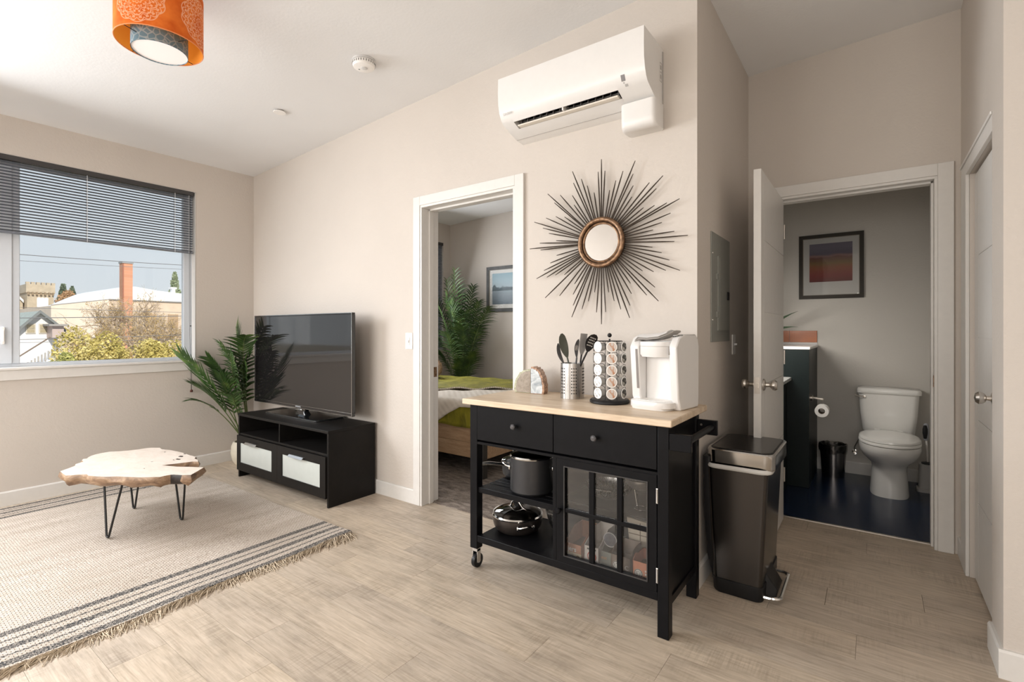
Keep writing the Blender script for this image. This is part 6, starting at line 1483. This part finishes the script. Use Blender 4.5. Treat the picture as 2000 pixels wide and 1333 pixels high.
def throw(i, j):
    a = P4[0].lerp(P4[1], i); b = P4[3].lerp(P4[2], i); p = a.lerp(b, j); p.z += 0.005*sin(p.x*19+p.y*7)+0.004*sin(p.y*27); return p
c3 = mk('throw_blanket', cloth(throw, 50, 24), M_VELVET); c3.modifiers.new('thick', 'SOLIDIFY').thickness = 0.012
tag(c3, 'olive green velvet throw folded across the top of the bed', 'blanket'); setorigin(c3, (-3.4, 4.3, 0.65))
fr2 = MB()
for k in range(60):
    p = throw(k/59, 0.0); fr2.sphere((p.x, p.y-0.006, p.z-0.006), 0.009, 6, 4)
mk('pompom_trim', fr2, M_QUILT, c3, kind='stuff')
# shaggy cushion
t = thing('cushion', 'shaggy tan cushion at the head of the bed', 'cushion', (-4.23, 4.12, 0.66))
sh_ = MB().sphere((-4.23, 4.12, 0.775), 1.0, 28, 16, (0.22, 0.085, 0.125))
rn = random.Random(6)
mk('cushion_body', sh_, speck('tan_faux_fur', (0.42, 0.30, 0.22), 0.95, 0.2, 40), t)
fu = MB()
for k in range(1500):
    a = rn.uniform(0, 2*pi); b = math.asin(rn.uniform(-0.95, 1)); d_ = Vector((cos(a)*cos(b), sin(a)*cos(b), sin(b)))
    p = Vector((-4.23+d_.x*0.22, 4.12+d_.y*0.085, 0.775+d_.z*0.125)); e_ = p+d_*0.022+Vector((rn.uniform(-.012, .012), rn.uniform(-.012, .012), rn.uniform(-.016, .006)))
    s_ = d_.cross(Vector((rn.random(), rn.random(), 1))).normalized()*0.003; fu.add([tuple(p-s_), tuple(p+s_), tuple(e_)], [(0, 1, 2)])
mk('fur', fu, speck('tan_fur', (0.50, 0.37, 0.28), 0.95, 0.25, 60), t, kind='stuff', smooth=False)

# ================================================================== OUTSIDE THE WINDOW
GZ = -5.0
M_GROUND = speck('dry_ground', (0.34, 0.28, 0.20), 0.95, 0.2, 2)
struct('ground', MB().box(-260, LX-2.0, -120, 160, GZ-0.5, GZ), M_GROUND, smooth=False)
M_TAN = speck('tan_brick', (0.50, 0.42, 0.32), 0.85, 0.12, 3); M_PALEB = speck('pale_pink_stucco', (0.74, 0.635, 0.54), 0.85, 0.06, 1.5)
M_SNOW = speck('white_membrane_roof', (0.90, 0.90, 0.90), 0.7, 0.02); M_SIDING = speck('white_siding', (0.80, 0.79, 0.80), 0.7, 0.02)
M_SHING = speck('grey_green_shingles', (0.42, 0.46, 0.43), 0.9, 0.12, 8); M_WIN = speck('house_window_tan', (0.42, 0.36, 0.25), 0.3, 0.1)
M_ORANGE = pbr('orange_brick', (0.60, 0.28, 0.17), 0.85)
v = tex_in(M_ORANGE, (1, 1, 1), 'World', (R(90), 0, R(90))); br = N(M_ORANGE.node_tree, 'ShaderNodeTexBrick'); M_ORANGE.node_tree.links.new(v, br.inputs['Vector']); br.inputs['Scale'].default_value = 2.2
br.inputs['Color1'].default_value = (0.66, 0.32, 0.20, 1); br.inputs['Color2'].default_value = (0.58, 0.27, 0.165, 1); br.inputs['Mortar'].default_value = (0.58, 0.36, 0.26, 1); base(M_ORANGE, br.outputs['Color'])
# castle-like tower
t = thing('tower', 'square tan brick tower with a crenellated top far outside the window', 'tower', (-62, 11.0, GZ))
mk('wall', MB().box(-63.9, -60, 10.10, 11.85, GZ, 5.30).box(-64.0, -59.9, 10.02, 11.93, 4.55, 5.30), M_TAN, t, smooth=False)
for k in range(6): mk('battlement', MB().box(-60.25, -59.9, 10.02+k*0.335, 10.02+k*0.335+0.24, 5.30, 5.50), M_TAN, t, smooth=False)
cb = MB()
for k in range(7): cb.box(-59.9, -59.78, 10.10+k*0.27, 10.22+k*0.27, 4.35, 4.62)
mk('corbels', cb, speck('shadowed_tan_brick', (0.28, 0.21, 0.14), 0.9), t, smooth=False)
f1 = mk('window', MB().box(-59.98, -59.94, 10.72, 11.48, 3.30, 4.05), M_SIDING, t, smooth=False)
for k in range(3): mk('arch', MB().lathe([(0.0, 0), (0.13, 0), (0.13, 0.05)], (-59.98, 10.86+k*0.25, 4.05), 14, 'x'), M_SIDING, f1)
mk('sill', MB().box(-59.98, -59.86, 10.68, 11.52, 3.16, 3.28), speck('sill_brown', (0.22, 0.17, 0.13), 0.9), f1, smooth=False)
mk('window', MB().box(-59.98, -59.94, 10.92, 11.24, 2.2, 2.72), M_SIDING, t, smooth=False)
t = thing('gabled_hall', 'tan brick hall with a sloping gable beside the crenellated tower', 'building', (-64, 7, GZ))
mk('wall', MB().add([(x, y_, z) for x in (-64, -61) for y_, z in ((6.0, GZ), (10.0, GZ), (10.0, 3.6), (9.0, 5.1), (7.0, 5.1), (6.0, 3.5))], [(0, 1, 2, 3, 4, 5), (11, 10, 9, 8, 7, 6)]+[(i, 6+i, 6+(i+1) % 6, (i+1) % 6) for i in range(6)]), M_TAN, t, smooth=False)
mk('roof', MB().add([(x, y_, z) for x in (-64.2, -60.7) for y_, z in ((8.9, 5.15), (10.0, 3.68), (10.0, 3.9), (8.9, 5.38))], [(0, 1, 2, 3), (7, 6, 5, 4)]+[(i, 4+i, 4+(i+1) % 4, (i+1) % 4) for i in range(4)]), M_SNOW, t, smooth=False)
# white house
t = thing('house', 'white gabled house with a grey-green roof and two small windows', 'house', (-27, 4.5, GZ))
AP, EL, ER, EZ = 4.512, 3.98, 5.14, 1.36
mk('wall', MB().add([(x, y_, z) for x in (-25, -31) for y_, z in ((3.2, GZ), (5.05, GZ), (5.05, 1.40), (AP, 1.86), (3.98, 1.30), (3.2, 0.6))], [(0, 1, 2, 3, 4, 5), (11, 10, 9, 8, 7, 6)]+[(i, 6+i, 6+(i+1) % 6, (i+1) % 6) for i in range(6)]), M_SIDING, t, smooth=False)
for (a, b, c, d) in ((AP, 1.94, 3.70, 1.02), (AP, 1.94, 5.22, 1.24)):
    mk('roof', MB().add([(x, y_, z+h) for x in (-24.75, -31.2) for (y_, z) in ((a, b), (c, d)) for h in (0, -0.07)], [(0, 1, 3, 2), (4, 6, 7, 5), (0, 2, 6, 4), (1, 5, 7, 3), (2, 3, 7, 6), (0, 4, 5, 1)]), M_SHING, t, smooth=False)
    mk('eave', MB().add([(x, y_, z+h) for x in (-24.66, -24.75) for (y_, z) in ((a, b), (c, d)) for h in (0.02, -0.09)], [(0, 1, 3, 2), (4, 6, 7, 5), (0, 2, 6, 4), (1, 5, 7, 3), (2, 3, 7, 6), (0, 4, 5, 1)]), speck('dark_eave', (0.20, 0.21, 0.21), 0.9), t, smooth=False)
mk('back_roof', MB().box(-31, -27, 3.2, 4.2, 1.3, 1.42).add([(-27, 3.0, 1.3), (-27, 4.4, 1.3), (-31, 4.4, 2.15), (-31, 3.0, 2.15)], [(0, 1, 2, 3)]), M_SHING, t, smooth=False)
for (a, b) in ((4.20, 4.40), (4.55, 4.74)):
    w_ = mk('window', MB().box(-24.99, -24.96, a-0.03, b+0.03, 1.10, 1.47), speck('window_surround', (0.62, 0.58, 0.52), 0.8), t, smooth=False)
    mk('pane', MB().box(-24.96, -24.94, a, b, 1.14, 1.27), M_WIN, w_, smooth=False); mk('pane', MB().box(-24.96, -24.94, a, b, 1.29, 1.43), M_WIN, w_, smooth=False)
mk('porch', MB().box(-25, -24.2, 4.74, 5.06, 0.95, 1.38), speck('porch_pink', (0.52, 0.42, 0.40), 0.8), t, smooth=False)
mk('porch_roof', MB().box(-25.0, -24.0, 4.62, 5.16, 1.38, 1.45), speck('porch_roof_grey', (0.34, 0.32, 0.31), 0.9), t, smooth=False)
t = thing('stair_railing', 'slanting railing with pickets on the outside stair below the white house', 'railing', (-23.5, 4.3, GZ))
mk('rail', MB().tube([(-23.5, 3.70, 0.28), (-23.5, 4.55, 0.98)], 0.025, 6), speck('rail_brown', (0.20, 0.15, 0.12), 0.8), t)
mk('landing', MB().add([(x, y_, z) for x in (-23.6, -22.8) for y_, z in ((3.75, -0.2), (4.75, 0.50), (4.75, -0.3), (4.2, GZ), (3.75, GZ))], [(0, 1, 2, 3, 4), (9, 8, 7, 6, 5)]+[(i, 5+i, 5+(i+1) % 5, (i+1) % 5) for i in range(5)]), M_SIDING, t, smooth=False)
for k in range(11):
    yy = 3.85+k*0.085; mk('picket', MB().box(-22.86, -22.80, yy, yy+0.035, -0.14+k*0.06, 0.16+k*0.06), speck('picket_grey', (0.45, 0.42, 0.40), 0.8), t, smooth=False)
# pale hall with the white curved roof
t = thing('long_building', 'long pale building with a white domed roof behind the chimney', 'building', (-48, 14, GZ))
mk('wall', MB().add([(x, y_, z) for x in (-45, -55) for y_, z in ((8.75, GZ), (11.9, GZ), (11.9, 3.45), (8.75, 2.9))], [(0, 1, 2, 3), (7, 6, 5, 4)]+[(i, 4+i, 4+(i+1) % 4, (i+1) % 4) for i in range(4)]), M_PALEB, t, smooth=False)
mk('wall', MB().box(-55, -45.2, 11.9, 22, GZ, 3.50), speck('tan_wall', (0.66, 0.53, 0.42), 0.85, 0.08, 1.5), t, smooth=False)
pr = [(9.9, 3.10), (10.6, 3.30), (11.5, 3.85), (12.3, 4.30), (12.9, 4.50), (13.6, 4.52), (15.0, 4.32), (17.5, 4.12), (22, 3.9), (22, 3.48), (11.9, 3.48), (10.6, 3.2)]
mk('roof', MB().add([(x, y_, z) for x in (-45.1, -55) for y_, z in pr], [tuple(range(12)), tuple(range(23, 11, -1))]+[(i, 12+i, 12+(i+1) % 12, (i+1) % 12) for i in range(12)]), M_SNOW, t, smooth=False)
mk('fascia', MB().box(-45.16, -45.1, 11.9, 22, 3.44, 3.52).tube([(-45.05, 8.75, 2.93), (-45.05, 11.9, 3.48)], 0.04, 4), speck('fascia_grey', (0.35, 0.33, 0.31), 0.9), t, smooth=False)
for (a, b) in ((12.6, 13.3), (14.2, 14.9), (15.7, 16.4)): mk('window', MB().box(-45.2, -45.14, a, b, 1.4, 2.5), speck('tan_window', (0.44, 0.30, 0.18), 0.6), t, smooth=False)
mk('roof_vent', MB().box(-45.6, -45.2, 16.0, 16.22, 4.2, 4.62).box(-45.62, -45.18, 15.9, 16.32, 4.55, 4.68), M_SIDING, t, smooth=False)
t = thing('chimney', 'tall orange brick chimney outside the window', 'chimney', (-38.3, 10.98, GZ))
mk('shaft', MB().box(-38.6, -38.0, 10.74, 11.26, GZ, 5.45), M_ORANGE, t, smooth=False)
mk('cap', MB().box(-38.65, -37.95, 10.70, 11.30, 5.45, 5.56), speck('cap_grey', (0.34, 0.36, 0.38), 0.8), t, smooth=False)
mk('shaded_edge', MB().box(-38.02, -37.99, 10.735, 10.80, GZ, 5.45), speck('brick_edge_shade', (0.36, 0.15, 0.10), 0.9), t, smooth=False)  # shade down one side of the shaft painted as a darker strip

M_BARKO = speck('pale_bark', (0.46, 0.36, 0.27), 0.9, 0.2, 20)
def bare_tree(label, root, H, spread, seed, tw=0.09, depth=6, leafcol=None, group=None, L1=0.8):
    t = thing('bare_tree', label, 'tree', root, group=group); rn = random.Random(seed); trunk = MB(); br_ = MB(); lf = MB()
    def grow(p, d, L, r, k):
        q = p+d*L; mid = (p+q)/2+Vector([rn.uniform(-1, 1) for _ in range(3)])*L*0.07
        (trunk if k == 0 else br_).tube([p, mid, q], [r, r*0.85, r*0.68], 5 if k < 2 else 3)
        if k >= depth:
            return
        if k >= depth-2 and leafcol:
            for _ in range(3):
                c = q+Vector([rn.uniform(-1, 1) for _ in range(3)])*L*0.35; s_ = rn.uniform(0.02, 0.05)
                a, b = Vector([rn.uniform(-1, 1) for _ in range(3)])*s_, Vector([rn.uniform(-1, 1) for _ in range(3)])*s_
                lf.add([tuple(c-a), tuple(c+b), tuple(c+a)], [(0, 1, 2)])
        for _ in range(5 if k == 0 else (3 if k < 5 else 2)):
            ax = Vector([rn.uniform(-1, 1) for _ in range(3)]); ax = (ax-d*ax.dot(d)).normalized()
            nd = (d+ax*rn.uniform(0.35, 0.95)*spread+Vector((0, 0, 0.12))).normalized()
            grow(q, nd, (L1*rn.uniform(0.8, 1.2) if k == 0 else L*rn.uniform(0.62, 0.90)), r*0.66, k+1)
    grow(Vector(root), Vector((0, 0, 1)), H, tw, 0)
    mk('trunk', trunk, M_BARKO, t); mk('branches', br_, M_BARKO, t, kind='stuff', smooth=False)
    if leafcol: mk('buds', lf, leafcol, t, kind='stuff', smooth=False)
M_BUD = speck('golden_bud', (0.52, 0.36, 0.14), 0.9, 0.25, 5)
bare_tree('bare spreading tree outside the window in front of the orange chimney', (-30, 9.0, GZ), 4.9, 1.1, 12, 0.10, 7, M_BUD, L1=0.85)
bare_tree('smaller bare tree near the right edge of the window', (-27, 9.0, GZ), 4.6, 1.1, 5, 0.08, 7, M_BUD, L1=0.62)
bare_tree('third bare tree, its twigs in front of the tan end of the long building', (-28, 7.6, GZ), 4.6, 1.1, 21, 0.07, 7, M_BUD, L1=0.6)
def leafy(nm, label, c, rad, n, col, s0=0.03, s1=0.07, seed=1, cat='shrub', trunk=None, tc_=M_BARKO, cone=False):
    t = thing(nm, label, cat, (c[0], c[1], trunk[2] if trunk else c[2]-rad[2])); rn = random.Random(seed); b = MB(); lobes = []
    for _ in range(14):
        d_ = Vector([rn.gauss(0, 1) for _ in range(3)]).normalized(); lobes.append((Vector((c[0]+d_.x*rad[0]*.6, c[1]+d_.y*rad[1]*.6, c[2]+d_.z*rad[2]*.6)), rn.uniform(0.35, 0.55)))
    for _ in range(n):
        if cone:
            h = rn.random()**1.3; a = rn.uniform(0, 2*pi); q = (1-h)**0.7*(0.6+0.4*((h*9) % 1)); rr_ = q*rn.uniform(0.4, 1)
            p = Vector((c[0]+cos(a)*rr_*rad[0], c[1]+sin(a)*rr_*rad[1], c[2]-rad[2]+2*rad[2]*h))
        else:
            l, k = rn.choice(lobes); d_ = Vector([rn.gauss(0, 1) for _ in range(3)]).normalized()*rn.uniform(0.7, 1.05)*k; p = Vector((l.x+d_.x*rad[0], l.y+d_.y*rad[1], l.z+d_.z*rad[2]))
        s_ = rn.uniform(s0, s1); a, e = Vector([rn.uniform(-1, 1) for _ in range(3)])*s_, Vector([rn.uniform(-1, 1) for _ in range(3)])*s_
        b.add([tuple(p-a), tuple(p+e), tuple(p+a), tuple(p-e)], [(0, 1, 2, 3)])
    mk('foliage', b, col, t, kind='stuff', smooth=False)
    if trunk: mk('trunk', MB().tube([(trunk[0], trunk[1], trunk[2]), (c[0], c[1], c[2])], 0.12 if not cone else 0.08, 7), tc_, t)
def leafmat(nm, a, b, c, sc=1.5):
    m = pbr(nm, b, 0.85, spec=0.2); v = tex_in(m, coord='World'); base(m, ramp(m, noise(m, v, sc, 5, 0.6), [(0.3, a), (0.5, b), (0.7, c)])); return m
M_YG = leafmat('yellow_green_leaves', (0.30, 0.26, 0.06), (0.56, 0.46, 0.15), (0.78, 0.66, 0.30), 2.5)
M_GN = leafmat('green_yellow_leaves', (0.20, 0.24, 0.06), (0.42, 0.42, 0.13), (0.62, 0.58, 0.24), 2.5)
M_RU = leafmat('rust_leaves', (0.34, 0.20, 0.10), (0.48, 0.30, 0.17), (0.58, 0.40, 0.26), 1)
M_CO = leafmat('conifer_needles', (0.10, 0.14, 0.10), (0.17, 0.22, 0.16), (0.28, 0.33, 0.24), 1)
leafy('bush', 'broad yellow-green bush below the long pale building outside', (-14.0, 3.42, 0.34), (0.9, 0.66, 1.05), 26000, M_YG, 0.014, 0.035, seed=2, trunk=(-14, 3.3, GZ))
leafy('bush', 'greener bush in front of the stair railing of the white house', (-12.6, 2.62, 0.16), (0.5, 0.26, 0.60), 14000, M_GN, 0.012, 0.03, seed=3, trunk=(-12.6, 2.7, GZ))
leafy('bush', 'golden brush under the bare trees at the bottom right of the window', (-13.6, 4.55, 0.12), (0.9, 0.70, 1.0), 24000, M_YG, 0.012, 0.032, seed=4, trunk=(-13.6, 4.3, GZ))
leafy('tree', 'rust-coloured round tree beside the crenellated tower', (-58, 12.35, 3.4), (1.0, 0.85, 1.3), 3500, M_RU, 0.05, 0.12, 5, 'tree', (-58, 12.3, GZ))
leafy('conifer', 'dark conifer directly right of the crenellated tower', (-63, 13.12, 3.0), (1.1, 1.1, 2.6), 6000, M_CO, 0.08, 0.2, 6, 'tree', (-63, 13.0, GZ), cone=True)
leafy('conifer', 'second dark conifer behind the rust-coloured round tree', (-66, 14.45, 3.2), (1.0, 1.0, 2.5), 6000, M_CO, 0.06, 0.15, 7, 'tree', (-66, 14.6, GZ), cone=True)
leafy('conifer', 'small dark conifer peeping over the left end of the domed roof', (-66, 16.7, 2.7), (1.2, 1.2, 2.2), 5000, M_CO, 0.06, 0.15, 8, 'tree', (-66, 16.2, GZ), cone=True)
leafy('conifer', 'tall green conifer above the roof at the right edge of the window', (-62, 22.2, 3.4), (1.5, 1.5, 4.2), 9000, leafmat('pale_conifer_needles', (0.20, 0.26, 0.16), (0.34, 0.40, 0.26), (0.50, 0.55, 0.40), 1), 0.08, 0.18, 9, 'tree', (-62, 22.3, GZ), cone=True)
leafy('tree', 'small rust tree top showing over the middle of the white roof', (-62, 19.2, 4.5), (0.8, 0.75, 0.75), 2500, M_RU, 0.06, 0.14, 10, 'tree', (-62, 19.2, GZ))
# overhead wires
M_WIRE = speck('grey_cable', (0.18, 0.18, 0.19), 0.7)
def wire(label, p0, p1, x, sag, r=0.012):
    a, b = Vector(PX(p0[0], p0[1], x)), Vector(PX(p1[0], p1[1], x)); d_ = b-a; a = a-d_*0.9; b = b+d_*0.9
    P = []
    for k in range(25):
        u_ = k/24; p = a.lerp(b, u_); p.z -= sag*4*u_*(1-u_)-sag; P.append(tuple(p))
    o = mk('power_line', MB().tube(P, r, 5), M_WIRE); tag(o, label, 'wire'); setorigin(o, P[0])
wire('uppermost grey power line crossing the sky outside', (35, 498), (357, 519), -18, 0.10, 0.010)
wire('thin power line just under the uppermost one', (35, 510), (357, 527), -18, 0.08, 0.006)
wire('dark power line across the front of the long pale building', (35, 622), (357, 618), -18, 0.05, 0.011)
wire('thin power line running down toward the chimney foot', (35, 601), (357, 611), -18.4, 0.04, 0.006)
wire('low power line in front of the white house', (35, 664), (357, 655), -18, 0.03, 0.008)
wire('lowest thin power line over the bushes', (35, 670), (357, 663), -18, 0.03, 0.006)

# repeats share a group
for stem_, grp_ in (('coffee_box', 'coffee boxes in the cabinet'), ('power_line', 'power lines outside the window'), ('conifer', 'conifers beyond the buildings'),
                    ('bare_tree', 'bare trees outside the window'), ('bush', 'bushes outside the window'), ('agate_bookend', 'pair of agate bookends'),
                    ('light_switch', 'light switches'), ('framed_picture', 'framed pictures'), ('potted_palm', 'potted palms'), ('venetian_blind', 'venetian blinds'), ('mixing_bowl', 'steel bowls')):
    for o in COL.objects:
        if o.parent is None and o.name.split('.')[0] == stem_: o['group'] = grp_
